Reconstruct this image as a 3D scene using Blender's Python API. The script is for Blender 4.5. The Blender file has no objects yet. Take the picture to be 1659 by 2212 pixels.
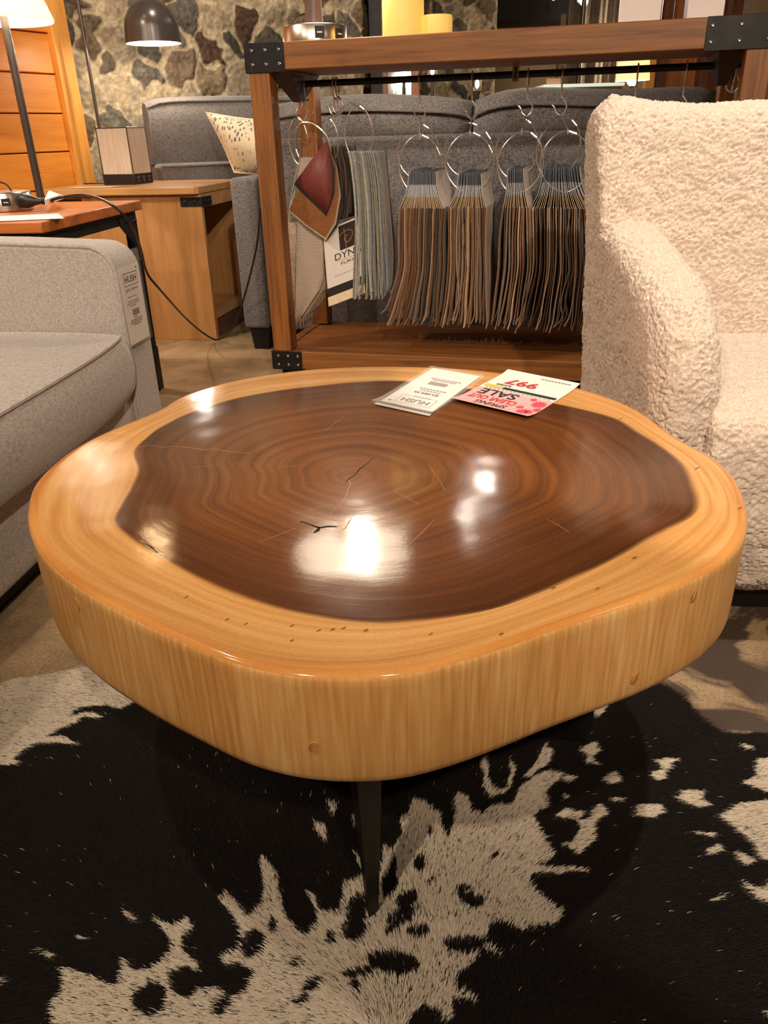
import bpy, bmesh, math, random
import numpy as np
from mathutils import Vector, Matrix, noise
random.seed(7); rng = np.random.default_rng(7)
SC = bpy.context.scene
COL = SC.collection
PI = math.pi

# ------------------------------------------------------------------ camera
F = 1670.0; TH = math.atan(F / 3395.0); RHO = math.radians(1.69); H = 0.9
CX, CY = 829.5, 1106.0
fw = Vector((0, math.cos(TH), -math.sin(TH))); u0 = Vector((0, math.sin(TH), math.cos(TH))); r0 = Vector((1, 0, 0))
RT = r0 * math.cos(RHO) - u0 * math.sin(RHO); UP = u0 * math.cos(RHO) + r0 * math.sin(RHO)
CAM = Vector((0, 0, H))
def ray(x, y): return fw + RT * ((x - CX) / F) - UP * ((y - CY) / F)
def az(x, y, z=0.0):
    d = ray(x, y); return CAM + d * ((z - H) / d.z)
def ay(x, y, Y):
    d = ray(x, y); return CAM + d * (Y / d.y)
def aplane(x, y, p0, n):
    d = ray(x, y); return CAM + d * ((Vector(p0) - CAM).dot(n) / d.dot(n))
cam = bpy.data.cameras.new('camera'); co = bpy.data.objects.new('camera', cam); COL.objects.link(co)
cam.sensor_fit = 'VERTICAL'; cam.sensor_height = 24.0; cam.lens = F / 2212.0 * 24.0; cam.clip_start = 0.02
co.matrix_world = Matrix(((RT.x, UP.x, -fw.x, 0), (RT.y, UP.y, -fw.y, 0), (RT.z, UP.z, -fw.z, H), (0, 0, 0, 1)))
SC.camera = co

# ------------------------------------------------------------------ helpers
class MB:
    def __init__(s): s.v = []; s.f = []; s.mi = []; s.cur = 0
    def add(s, vs, fs):
        b = len(s.v); s.v += [tuple(p) for p in vs]
        for q in fs: s.f.append(tuple(b + i for i in q)); s.mi.append(s.cur)
        return s
    def box(s, a, b, M=None):
        x0, y0, z0 = a; x1, y1, z1 = b
        vs = [(x0,y0,z0),(x1,y0,z0),(x1,y1,z0),(x0,y1,z0),(x0,y0,z1),(x1,y0,z1),(x1,y1,z1),(x0,y1,z1)]
        if M: vs = [M @ Vector(p) for p in vs]
        return s.add(vs, [(3,2,1,0),(4,5,6,7),(0,1,5,4),(1,2,6,5),(2,3,7,6),(3,0,4,7)])
    def prism(s, poly, axis, a, b):
        # poly: 2D points in the plane of the two remaining axes, extruded along axis from a to b
        n = len(poly)
        def mk(p, t):
            return (t, p[0], p[1]) if axis == 0 else (p[0], t, p[1]) if axis == 1 else (p[0], p[1], t)
        return s.add([mk(p, a) for p in poly] + [mk(p, b) for p in poly],
                     [tuple(range(n))[::-1], tuple(range(n, 2*n))] + [(i, (i+1) % n, n + (i+1) % n, n + i) for i in range(n)])
    def tube(s, pts, r, n=8, closed=False, caps=True):
        pts = [Vector(p) for p in pts]; m = len(pts); vs = []; fs = []
        rr = r if isinstance(r, (list, tuple)) else [r] * m
        prev = None
        for i, p in enumerate(pts):
            if closed: t = pts[(i+1) % m] - pts[i-1]
            else: t = pts[min(i+1, m-1)] - pts[max(i-1, 0)]
            t.normalize()
            if prev is None:
                a = Vector((0,0,1)) if abs(t.z) < .9 else Vector((1,0,0))
                nrm = (a - t * a.dot(t)).normalized()
            else:
                nrm = (prev - t * prev.dot(t)); nrm = nrm.normalized() if nrm.length > 1e-6 else prev
            prev = nrm; bn = t.cross(nrm)
            for k in range(n):
                c = 2*PI*k/n; vs.append(p + nrm * (rr[i]*math.cos(c)) + bn * (rr[i]*math.sin(c)))
        for i in range(m if closed else m-1):
            j = (i+1) % m
            for k in range(n):
                fs.append((i*n+k, i*n+(k+1)%n, j*n+(k+1)%n, j*n+k))
        if not closed and caps: fs += [tuple(range(n))[::-1], tuple(range((m-1)*n, m*n))]
        return s.add(vs, fs)
    def lathe(s, prof, c=(0,0,0), n=32, cap=True):
        vs = []; fs = []; m = len(prof)
        for r, z in prof:
            for k in range(n):
                a = 2*PI*k/n; vs.append((c[0]+r*math.cos(a), c[1]+r*math.sin(a), c[2]+z))
        for i in range(m-1):
            for k in range(n): fs.append((i*n+k, i*n+(k+1)%n, (i+1)*n+(k+1)%n, (i+1)*n+k))
        if cap: fs += [tuple(range(n))[::-1], tuple(range((m-1)*n, m*n))]
        return s.add(vs, fs)
    def grid(s, P):
        n = len(P); m = len(P[0]); vs = [p for row in P for p in row]
        return s.add(vs, [(i*m+j, i*m+j+1, (i+1)*m+j+1, (i+1)*m+j) for i in range(n-1) for j in range(m-1)])

INV = {}
def part(name, mb, mat, parent=None, world=True, smooth=False, recalc=True, mods=()):
    me = bpy.data.meshes.new(name)
    o = bpy.data.objects.new(name, me); COL.objects.link(o)
    vs = mb.v; root = parent
    while root is not None and root.parent is not None: root = root.parent
    if root is not None and world and root.name in INV:
        Mi = INV[root.name]; vs = [tuple(Mi @ Vector(p)) for p in vs]
    me.from_pydata(vs, [], mb.f); me.update()
    mats = mat if isinstance(mat, (list, tuple)) else [mat]
    for m in mats: me.materials.append(m)
    if len(mats) > 1: me.polygons.foreach_set('material_index', mb.mi)
    if recalc:
        bm = bmesh.new(); bm.from_mesh(me); bmesh.ops.recalc_face_normals(bm, faces=bm.faces); bm.to_mesh(me); bm.free()
    if smooth:
        me.polygons.foreach_set('use_smooth', [True] * len(me.polygons))
        if smooth != 'all': me.set_sharp_from_angle(angle=math.radians(smooth if smooth is not True else 40))
    if parent is not None: o.parent = parent
    for k in mods: k(o)
    return o
def bev(w, seg=2):
    def f(o):
        m = o.modifiers.new('bevel', 'BEVEL'); m.width = w; m.segments = seg; m.limit_method = 'ANGLE'; m.angle_limit = math.radians(40)
        m.harden_normals = False
        o.data.polygons.foreach_set('use_smooth', [True] * len(o.data.polygons)); o.data.set_sharp_from_angle(angle=math.radians(35))
    return f
def soft(vox, it=12, fac=.5, sub=0, disp=()):
    def f(o):
        m = o.modifiers.new('remesh', 'REMESH'); m.mode = 'VOXEL'; m.voxel_size = vox; m.use_smooth_shade = True
        m = o.modifiers.new('smooth', 'SMOOTH'); m.factor = fac; m.iterations = it
        if sub:
            m = o.modifiers.new('sub', 'SUBSURF'); m.levels = sub; m.render_levels = sub
        for tex, st in disp:
            m = o.modifiers.new('disp', 'DISPLACE'); m.texture = tex; m.strength = st; m.mid_level = .5; m.texture_coords = 'LOCAL'
    return f
def thing(name, label, cat, loc=(0,0,0), rz=0, group=None):
    o = bpy.data.objects.new(name, None); COL.objects.link(o)
    o.empty_display_size = .1; o.location = loc; o.rotation_euler = (0, 0, rz)
    INV[o.name] = (Matrix.Translation(Vector(loc)) @ Matrix.Rotation(rz, 4, 'Z')).inverted()
    return tag(o, label, cat, group)
def tag(o, label, cat, group=None, kind=None):
    o['label'] = label; o['category'] = cat
    if group: o['group'] = group
    if kind: o['kind'] = kind
    return o
def struct(name, mb, mat, label=None, cat=None, **k):
    o = part(name, mb, mat, None, **k); o['kind'] = 'structure'
    if label: o['label'] = label
    if cat: o['category'] = cat
    return o
def empty_struct(name, label, cat):
    o = thing(name, label, cat); o['kind'] = 'structure'; return o

# ------------------------------------------------------------------ materials
def srgb(r, g, b):
    return tuple(((c/255)/12.92 if c/255 <= .04045 else ((c/255+.055)/1.055)**2.4) for c in (r, g, b)) + (1,)
def base(name):
    m = bpy.data.materials.new(name); m.use_nodes = True
    nt = m.node_tree; return m, nt, nt.nodes['Principled BSDF']
def N(nt, t, **k):
    n = nt.nodes.new(t)
    for a, b in k.items(): setattr(n, a, b)
    return n
def ramp(nt, stops, interp='LINEAR'):
    r = nt.nodes.new('ShaderNodeValToRGB'); r.color_ramp.interpolation = interp
    e = r.color_ramp.elements
    while len(e) < len(stops): e.new(.5)
    for q, (p, c) in zip(e, stops): q.position = p; q.color = c
    return r
def coords(nt, scale=(1,1,1), kind='Object', rot=(0,0,0)):
    tc = N(nt, 'ShaderNodeTexCoord'); mp = N(nt, 'ShaderNodeMapping')
    mp.inputs['Scale'].default_value = scale; mp.inputs['Rotation'].default_value = rot
    nt.links.new(tc.outputs[kind], mp.inputs['Vector']); return mp.outputs['Vector']
def bump(nt, b, h, strength=.2, dist=.002):
    n = N(nt, 'ShaderNodeBump'); n.inputs['Strength'].default_value = strength; n.inputs['Distance'].default_value = dist
    nt.links.new(h, n.inputs['Height']); nt.links.new(n.outputs['Normal'], b.inputs['Normal'])
def simple(name, col, rough=.5, metal=0, var=.12, vs=40, bmp=0, coat=0, spec=None, emit=None, es=0):
    m, nt, b = base(name)
    v = coords(nt); nz = N(nt, 'ShaderNodeTexNoise'); nz.inputs['Scale'].default_value = vs; nz.inputs['Detail'].default_value = 4
    nt.links.new(v, nz.inputs['Vector'])
    lo = tuple(c*(1-var) for c in col[:3]) + (1,); hi = tuple(min(1, c*(1+var)) for c in col[:3]) + (1,)
    r = ramp(nt, [(.3, lo), (.7, hi)]); nt.links.new(nz.outputs['Fac'], r.inputs['Fac']); nt.links.new(r.outputs['Color'], b.inputs['Base Color'])
    b.inputs['Roughness'].default_value = rough; b.inputs['Metallic'].default_value = metal
    b.inputs['Coat Weight'].default_value = coat
    if spec is not None: b.inputs['Specular IOR Level'].default_value = spec
    if bmp: bump(nt, b, nz.outputs['Fac'], bmp)
    if emit: b.inputs['Emission Color'].default_value = emit; b.inputs['Emission Strength'].default_value = es
    return m
def wood(name, dark, light, axis=0, scale=1.0, rough=.45, coat=.15, knots=True, stretch=14):
    m, nt, b = base(name)
    sc = [stretch*scale]*3; sc[axis] = 1.0*scale
    v = coords(nt, tuple(sc))
    n1 = N(nt, 'ShaderNodeTexNoise'); n1.inputs['Scale'].default_value = 2.2; n1.inputs['Detail'].default_value = 6; n1.inputs['Distortion'].default_value = .6
    nt.links.new(v, n1.inputs['Vector'])
    n2 = N(nt, 'ShaderNodeTexNoise'); n2.inputs['Scale'].default_value = 9; n2.inputs['Detail'].default_value = 3
    sc2 = [stretch*2.2*scale]*3; sc2[axis] = 1.2*scale
    v2 = coords(nt, tuple(sc2)); nt.links.new(v2, n2.inputs['Vector'])
    mx = N(nt, 'ShaderNodeMath', operation='ADD'); mul = N(nt, 'ShaderNodeMath', operation='MULTIPLY'); mul.inputs[1].default_value = .45
    nt.links.new(n2.outputs['Fac'], mul.inputs[0]); nt.links.new(n1.outputs['Fac'], mx.inputs[0]); nt.links.new(mul.outputs[0], mx.inputs[1])
    r = ramp(nt, [(.42, dark), (.62, tuple((a+c)/2 for a, c in zip(dark, light))), (.9, light)]); nt.links.new(mx.outputs[0], r.inputs['Fac'])
    out = r.outputs['Color']
    if knots:
        vk = N(nt, 'ShaderNodeTexVoronoi'); vk.inputs['Scale'].default_value = 1.0
        s3 = [6*scale]*3; s3[axis] = 2.4*scale
        nt.links.new(coords(nt, tuple(s3)), vk.inputs['Vector'])
        rk = ramp(nt, [(0, (.25,.2,.16,1)), (.07, (.55,.5,.45,1)), (.13, (1,1,1,1))]); nt.links.new(vk.outputs['Distance'], rk.inputs['Fac'])
        mm = N(nt, 'ShaderNodeMix', data_type='RGBA', blend_type='MULTIPLY'); mm.inputs['Factor'].default_value = .7
        nt.links.new(out, mm.inputs['A']); nt.links.new(rk.outputs['Color'], mm.inputs['B']); out = mm.outputs['Result']
    nt.links.new(out, b.inputs['Base Color']); b.inputs['Roughness'].default_value = rough
    b.inputs['Coat Weight'].default_value = coat; b.inputs['Coat Roughness'].default_value = .25
    bump(nt, b, n2.outputs['Fac'], .12, .001)
    return m
def fabric(name, col, col2, scale=700, rough=.9, mottle=60, bm=.35):
    m, nt, b = base(name)
    v = coords(nt)
    w1 = N(nt, 'ShaderNodeTexNoise'); w1.inputs['Scale'].default_value = 1; w1.inputs['Detail'].default_value = 2
    nt.links.new(coords(nt, (scale, scale*.25, scale*.25)), w1.inputs['Vector'])
    w2 = N(nt, 'ShaderNodeTexNoise'); w2.inputs['Scale'].default_value = 1; w2.inputs['Detail'].default_value = 2
    nt.links.new(coords(nt, (scale*.25, scale*.25, scale)), w2.inputs['Vector'])
    mo = N(nt, 'ShaderNodeTexNoise'); mo.inputs['Scale'].default_value = mottle; mo.inputs['Detail'].default_value = 5
    nt.links.new(v, mo.inputs['Vector'])
    a = N(nt, 'ShaderNodeMath', operation='ADD'); nt.links.new(w1.outputs['Fac'], a.inputs[0]); nt.links.new(w2.outputs['Fac'], a.inputs[1])
    a2 = N(nt, 'ShaderNodeMath', operation='ADD'); nt.links.new(a.outputs[0], a2.inputs[0]); nt.links.new(mo.outputs['Fac'], a2.inputs[1])
    d = N(nt, 'ShaderNodeMath', operation='DIVIDE'); d.inputs[1].default_value = 3; nt.links.new(a2.outputs[0], d.inputs[0])
    r = ramp(nt, [(.38, col), (.62, col2)]); nt.links.new(d.outputs[0], r.inputs['Fac']); nt.links.new(r.outputs['Color'], b.inputs['Base Color'])
    b.inputs['Roughness'].default_value = rough; b.inputs['Specular IOR Level'].default_value = .2
    b.inputs['Sheen Weight'].default_value = .25; b.inputs['Sheen Roughness'].default_value = .5
    bump(nt, b, d.outputs[0], bm, .0015)
    return m
def glow(name, col, strength, basecol=(.8,.75,.65,1), var=0):
    m, nt, b = base(name); b.inputs['Base Color'].default_value = basecol
    b.inputs['Emission Color'].default_value = col; b.inputs['Emission Strength'].default_value = strength
    b.inputs['Roughness'].default_value = .6
    nz = N(nt, 'ShaderNodeTexNoise'); nz.inputs['Scale'].default_value = 30; nt.links.new(coords(nt), nz.inputs['Vector'])
    r = ramp(nt, [(.3, tuple(c*.94 for c in basecol[:3])+(1,)), (.7, basecol)]); nt.links.new(nz.outputs['Fac'], r.inputs['Fac']); nt.links.new(r.outputs['Color'], b.inputs['Base Color'])
    return m

M = {}
M['rackwood'] = wood('stained_pine', srgb(80,44,16), srgb(156,98,44), 0, 1.3, .5, .06, True, 22)
M['rackwood_v'] = wood('stained_pine_upright', srgb(80,44,16), srgb(156,98,44), 2, 1.3, .5, .06, True, 22)
M['rackwood_d'] = wood('stained_pine_shelf', srgb(80,44,16), srgb(150,92,42), 0, 1.1, .5, .05, True, 18)
M['plank'] = wood('golden_pine', srgb(200,108,28), srgb(234,150,56), 0, .8, .5, .1, True, 10)
M['plank_v'] = wood('golden_pine_post', srgb(196,116,40), srgb(236,168,80), 2, .8, .5, .1, True, 10)
M['alder'] = wood('alder_wood', srgb(140,94,50), srgb(184,134,82), 2, .6, .45, .15, True, 8)
M['alder_top'] = wood('alder_top', srgb(150,104,58), srgb(194,146,94), 0, .6, .4, .2, False, 8)
M['tabletop'] = wood('reclaimed_top', srgb(120,56,18), srgb(206,118,52), 0, .9, .35, .3, True, 9)
M['darkwood'] = wood('dark_trim_wood', srgb(60,32,16), srgb(112,62,30), 2, 1.2, .5, .1, False)
M['farwood'] = wood('far_post_wood', srgb(120,66,28), srgb(176,104,50), 2, 1.0, .5, .1, False)
M['stem'] = wood('lamp_stem_wood', srgb(52,36,28), srgb(92,66,52), 2, 2.5, .5, .1, False)
M['blackmetal'] = simple('black_metal', srgb(40,38,38), .5, .6, .25, 30)
M['blacksteel'] = simple('matte_black_steel', srgb(26,23,21), .45, .4, .2, 50)
M['gusset'] = simple('bronze_plate', srgb(74,56,46), .45, .5, .15, 30)
M['bolt'] = simple('steel_bolt', srgb(170,165,160), .3, 1, .05)
M['chrome'] = simple('chrome_wire', srgb(226,216,206), .24, .85, .03)
M['brushed'] = simple('brushed_steel', srgb(214,198,184), .28, 1, .05, 90)
M['rosewire'] = simple('rose_gold_wire', srgb(222,176,150), .3, 1, .04)
M['gunmetal'] = simple('gunmetal_lacquer', srgb(84,76,70), .26, .35, .08, 8)
M['strap'] = simple('galvanised_strap', srgb(128,114,104), .5, .5, .1, 60)
M['blackplastic'] = simple('black_plastic', srgb(28,25,24), .4, 0, .15)
M['socket'] = simple('socket_black', srgb(14,13,13), .5, 0, .1)
M['paper'] = simple('white_paper', srgb(236,226,218), .6, 0, .02)
M['ink'] = simple('black_ink', srgb(34,30,30), .7, 0, .05)
M['greyink'] = simple('grey_ink', srgb(136,126,122), .7, 0, .05)
M['redink'] = simple('red_ink', srgb(196,52,56), .6, 0, .05)
M['pink'] = simple('pink_print', srgb(244,170,168), .6, 0, .06, 60)
M['flower'] = simple('flower_print', srgb(222,70,84), .6, 0, .3, 300)
M['yellow'] = simple('yellow_print', srgb(236,186,70), .6, 0, .05)
M['silver'] = simple('grey_band', srgb(196,188,184), .6, 0, .04)
M['goldink'] = simple('gold_ink', srgb(206,146,74), .5, .2, .05)
M['cream'] = simple('cream_card', srgb(238,216,182), .7, 0, .06)
M['tab'] = simple('lilac_tab', srgb(244,242,248), .5, 0, .12, 200)
M['tabdark'] = simple('slate_tab', srgb(150,152,164), .5, 0, .25, 200)
def clearplastic(name):
    m, nt, b = base(name); b.inputs['Base Color'].default_value = (.95,.93,.9,1); b.inputs['Roughness'].default_value = .08
    tr = N(nt, 'ShaderNodeBsdfTransparent'); mx = N(nt, 'ShaderNodeMixShader'); fr = N(nt, 'ShaderNodeLayerWeight'); fr.inputs['Blend'].default_value = .5; pw = N(nt, 'ShaderNodeMath', operation='POWER'); pw.inputs[1].default_value = 5.5; nt.links.new(fr.outputs['Facing'], pw.inputs[0])
    nz = N(nt, 'ShaderNodeTexNoise'); nz.inputs['Scale'].default_value = 35; nt.links.new(coords(nt), nz.inputs['Vector'])
    bump(nt, b, nz.outputs['Fac'], .3, .004)
    ad = N(nt, 'ShaderNodeMath', operation='ADD'); ad.inputs[1].default_value = .03; nt.links.new(pw.outputs[0], ad.inputs[0])
    nt.links.new(ad.outputs[0], mx.inputs[0]); nt.links.new(tr.outputs[0], mx.inputs[1]); nt.links.new(b.outputs[0], mx.inputs[2])
    nt.links.new(mx.outputs[0], nt.nodes['Material Output'].inputs['Surface']); return m
M['clear'] = clearplastic('clear_plastic')
M['lightsofa'] = fabric('light_grey_weave', srgb(156,145,138), srgb(198,186,178), 420, mottle=220)
M['darksofa'] = fabric('charcoal_weave', srgb(66,64,66), srgb(134,128,126), 330, bm=.5, mottle=170)
M['greysofa2'] = fabric('slate_weave', srgb(76,70,68), srgb(128,120,116), 330, mottle=170)

def text_mesh(s, size=1.0, bold=0.0, align='CENTER', shear=0):
    c = bpy.data.curves.new('txt', 'FONT'); c.body = s; c.size = size; c.align_x = align; c.align_y = 'CENTER'; c.offset = bold; c.shear = shear
    c.resolution_u = 3
    o = bpy.data.objects.new('txt', c); COL.objects.link(o); me = bpy.data.meshes.new_from_object(o)
    vs = [tuple(v.co) for v in me.vertices]; fs = [tuple(p.vertices) for p in me.polygons]
    bpy.data.objects.remove(o); bpy.data.curves.remove(c); bpy.data.meshes.remove(me)
    return vs, fs
class Sheet:
    """flat printed sheet: A = top left as read, B = top right, C = bottom left; (u, v) in 0..1, v down"""
    def __init__(s, A, B, C, lift=.0006):
        s.A = Vector(A); s.U = Vector(B) - s.A; s.V = Vector(C) - s.A; s.n = s.V.cross(s.U).normalized(); s.l = lift
        s.bend = None
    def p(s, u, v, l=None):
        q = s.A + s.U*u + s.V*v + s.n*(s.l if l is None else l)
        return q + (s.bend(u, v) if s.bend else Vector((0,0,0)))
    def rect(s, mb, u0, v0, u1, v1, l=None, n=1):
        P = [[s.p(u0+(u1-u0)*j/n, v0+(v1-v0)*i/n, l) for j in range(n+1)] for i in range(n+1)]
        return mb.grid(P)
    def text(s, mb, t, u, v, h, w=None, bold=0.0, align='CENTER', l=None, shear=0):
        """cap height about h (in V units); w: full width in U units"""
        vs, fs = text_mesh(t, 1.0, bold, align, shear)
        xs = [p[0] for p in vs]; ys = [p[1] for p in vs]
        y0, y1 = min(ys), max(ys); x0, x1 = min(xs), max(xs)
        k = h/(y1-y0); kx = (w/(x1-x0)) if w else k * s.V.length/s.U.length
        xm = (x0+x1)/2 if align == 'CENTER' else x0
        mb.add([s.p(u+(p[0]-xm)*kx, v-(p[1]-(y0+y1)/2)*k, l) for p in vs], fs); return mb
    def frame(s, mb, u0, v0, u1, v1, t, l=None):
        tu = t; tv = t*s.U.length/s.V.length
        for a in ((u0,v0,u1,v0+tv),(u0,v1-tv,u1,v1),(u0,v0,u0+tu,v1),(u1-tu,v0,u1,v1)): s.rect(mb, *a, l)
        return mb

def inpoly(poly, X, Y):
    r = np.zeros(X.shape, bool); n = len(poly)
    for i in range(n):
        x1, y1 = poly[i]; x2, y2 = poly[(i+1) % n]
        if y1 == y2: continue
        c = ((y1 > Y) != (y2 > Y)) & (X < (x2-x1)*(Y-y1)/(y2-y1)+x1); r ^= c
    return r
def catmull(pts, sub=6, closed=True):
    P = [Vector(p) for p in pts]; n = len(P); out = []
    for i in range(n if closed else n-1):
        p0 = P[(i-1) % n] if closed or i else P[0]; p1 = P[i]; p2 = P[(i+1) % n]; p3 = P[(i+2) % n] if closed or i+2 < n else P[-1]
        for k in range(sub):
            t = k/sub
            out.append(.5*((2*p1)+(p2-p0)*t+(2*p0-5*p1+4*p2-p3)*t*t+(3*p1-p0-3*p2+p3)*t*t*t))
    if not closed: out.append(P[-1])
    return out
# ================================================================== FLOOR
def mat_floor():
    m, nt, b = base('worn_concrete')
    v = coords(nt)
    n1 = N(nt, 'ShaderNodeTexNoise'); n1.inputs['Scale'].default_value = 3.2; n1.inputs['Detail'].default_value = 8; n1.inputs['Roughness'].default_value = .65
    n2 = N(nt, 'ShaderNodeTexNoise'); n2.inputs['Scale'].default_value = 160; n2.inputs['Detail'].default_value = 4
    n3 = N(nt, 'ShaderNodeTexNoise'); n3.inputs['Scale'].default_value = 6; n3.inputs['Detail'].default_value = 6; n3.inputs['Distortion'].default_value = 1.0
    for n in (n1, n2, n3): nt.links.new(v, n.inputs['Vector'])
    r1 = ramp(nt, [(.32, srgb(118,94,66)), (.5, srgb(172,144,108)), (.7, srgb(204,178,142))]); nt.links.new(n1.outputs['Fac'], r1.inputs['Fac'])
    r2 = ramp(nt, [(.3, (.62,.6,.58,1)), (.55, (1,1,1,1)), (.75, (1.0,1.0,1.0,1))]); nt.links.new(n2.outputs['Fac'], r2.inputs['Fac'])
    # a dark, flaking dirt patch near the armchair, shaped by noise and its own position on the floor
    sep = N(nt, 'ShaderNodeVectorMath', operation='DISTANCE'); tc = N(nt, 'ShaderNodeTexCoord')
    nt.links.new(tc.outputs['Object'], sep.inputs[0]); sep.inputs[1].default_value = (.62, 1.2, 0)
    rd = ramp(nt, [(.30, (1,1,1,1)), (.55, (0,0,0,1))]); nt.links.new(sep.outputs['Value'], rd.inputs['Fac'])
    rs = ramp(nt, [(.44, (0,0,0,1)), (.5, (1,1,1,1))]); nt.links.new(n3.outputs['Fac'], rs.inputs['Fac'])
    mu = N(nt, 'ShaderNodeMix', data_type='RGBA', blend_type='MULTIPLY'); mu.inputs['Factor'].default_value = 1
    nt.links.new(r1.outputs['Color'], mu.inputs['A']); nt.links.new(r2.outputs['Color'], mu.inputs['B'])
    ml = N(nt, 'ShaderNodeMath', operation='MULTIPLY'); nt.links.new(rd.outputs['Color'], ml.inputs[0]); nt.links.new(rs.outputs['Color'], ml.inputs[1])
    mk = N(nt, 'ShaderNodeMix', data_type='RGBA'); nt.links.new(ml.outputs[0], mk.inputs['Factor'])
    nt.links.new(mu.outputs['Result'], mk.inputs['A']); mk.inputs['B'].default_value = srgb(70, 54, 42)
    nt.links.new(mk.outputs['Result'], b.inputs['Base Color']); b.inputs['Roughness'].default_value = .6
    bump(nt, b, n2.outputs['Fac'], .35, .002); return m
fl = MB(); fl.box((-5, -2.5, -.1), (5, 11, 0)); struct('floor', fl, mat_floor())

# ================================================================== COWHIDE RUG
TA = lambda pts: [(x/2, y/2 + 1400) for x, y in pts]
TB = lambda pts: [(830 + x/2, y/2 + 1400) for x, y in pts]
W = []
W.append([(-300,1760),(-100,1700),(0,1660),(30,1657),(55,1652),(38,1645),(60,1625),(90,1610),(130,1615),(175,1612),(150,1602),(115,1600),(105,1598),(155,1575),(185,1560),(235,1555),(215,1548),(165,1550),(170,1537),(215,1532),(260,1535),(290,1525),(330,1519),(300,1430),(200,1430),(0,1470),(-300,1540)])
W.append(TA([(235,1640),(250,1540),(290,1500),(300,1450),(280,1400),(320,1390),(400,1430),(480,1460),(535,1465),(545,1390),(535,1350),(600,1410),(680,1390),(740,1350),(760,1300),(740,1250),(700,1210),(670,1180),(740,1210),(790,1205),(835,1185),(852,1230),(810,1270),(800,1310),(830,1350),(870,1390),(875,1425),(820,1390),(790,1400),(740,1440),(760,1500),(840,1530),(880,1480),(960,1480),(1000,1530),(1060,1520),(1090,1470),(1110,1420),(1060,1380),(1000,1390),(970,1350),(1050,1320),(1060,1270),(1050,1220),(990,1150),(952,1110),(985,1080),(1040,1130),(1070,1170),(1130,1140),(1150,1100),(1160,1060),(1140,960),(1128,920),(1170,945),(1205,985),(1222,1050),(1225,1110),(1250,1190),(1300,1250),(1340,1255),(1380,1200),(1385,1150),(1350,1090),(1325,1060),(1375,1090),(1395,1150),(1440,1170),(1480,1150),(1500,1090),(1485,1040),(1540,1030),(1562,1000),(1545,930),(1530,880),(1570,950),(1582,1020),(1600,1090),(1630,1060),(1650,960)])
   + TB([(10,880),(45,900),(75,840),(60,770),(105,740),(118,685),(180,690),(240,730),(245,790),(265,840),(300,780),(305,720),(298,660),(315,635),(360,680),(370,730),(420,745),(455,700),(540,690),(570,620),(640,570),(700,550),(750,560),(750,580),(690,640),(690,700),(630,745),(660,800),(720,900),(690,940),(640,965),(720,960),(830,970),(875,992),(780,985),(700,990),(620,1000),(640,1060),(700,1110),(760,1160),(740,1200),(660,1220),(580,1240),(520,1220),(450,1215),(440,1260),(420,1285),(460,1320),(500,1345),(525,1362),(460,1340),(400,1330),(410,1360),(370,1390),(310,1440),(290,1490),(340,1520),(405,1562),(340,1550),(280,1545),(290,1640),(230,1600),(160,1570),(90,1640),(60,1900),(-700,2000)]))
for q in ([(430,480),(450,530),(440,590),(470,640),(520,620),(540,560),(530,500),(560,540),(545,600),(500,650),(445,665),(415,620),(425,560),(412,520)],
          [(692,425),(712,470),(680,530),(620,570),(598,562),(640,510),(660,470)],
          [(890,410),(932,452),(880,480),(908,518),(850,505),(872,480),(832,452)],
          [(972,545),(1002,580),(960,607),(926,585)],
          [(1150,487),(1250,495),(1210,540),(1190,582),(1150,582),(1135,545),(1190,530)],
          [(1270,628),(1365,622),(1340,660),(1405,692),(1330,690),(1236,662)],
          [(1090,682),(1185,688),(1192,722),(1150,747),(1072,722)],
          [(720,740),(770,708),(840,720),(820,760),(870,740),(912,688),(948,730),(890,770),(897,850),(830,907),(757,860),(800,850),(830,800),(800,755)],
          [(1590,485),(1900,470),(1900,650),(1640,625),(1530,602),(1585,560)],
          [(1424,738),(1530,680),(1800,640),(1900,920),(1600,922),(1570,850),(1500,790)],
          [(1300,800),(1425,808),(1390,827)],[(1365,880),(1420,858),(1445,890),(1380,903)],[(1475,888),(1585,930),(1530,952)],
          [(1520,1020),(1620,1050),(1700,970),(1900,1000),(1900,1120),(1650,1110),(1590,1090)],
          [(1520,428),(1590,442),(1550,454)],[(1375,1107),(1455,1083),(1440,1107)],[(970,663),(1030,670),(985,682)],
          [(900,280),(965,248),(942,290),(903,308)],[(755,570),(818,568),(800,592),(757,582)],[(1620,1575),(1760,1560),(1760,1640),(1640,1610)],[(760,640),(785,650),(765,670)]):
    W.append(TB(q))
for q in ([(1362,762),(1412,788),(1418,870),(1382,822)],[(1405,685),(1442,690),(1448,745),(1422,730)],[(1522,605),(1538,640),(1535,685),(1524,650)],[(1518,745),(1535,760),(1522,795)],
          [(548,1140),(615,1202),(575,1195)],[(345,1248),(405,1272),(365,1267)],[(185,1313),(280,1347),(215,1345)],[(-300,1430),(10,1430),(45,1450),(20,1470),(-300,1480)],[(1575,985),(1590,1010),(1580,1040)]):
    W.append(TA(q))
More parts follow.
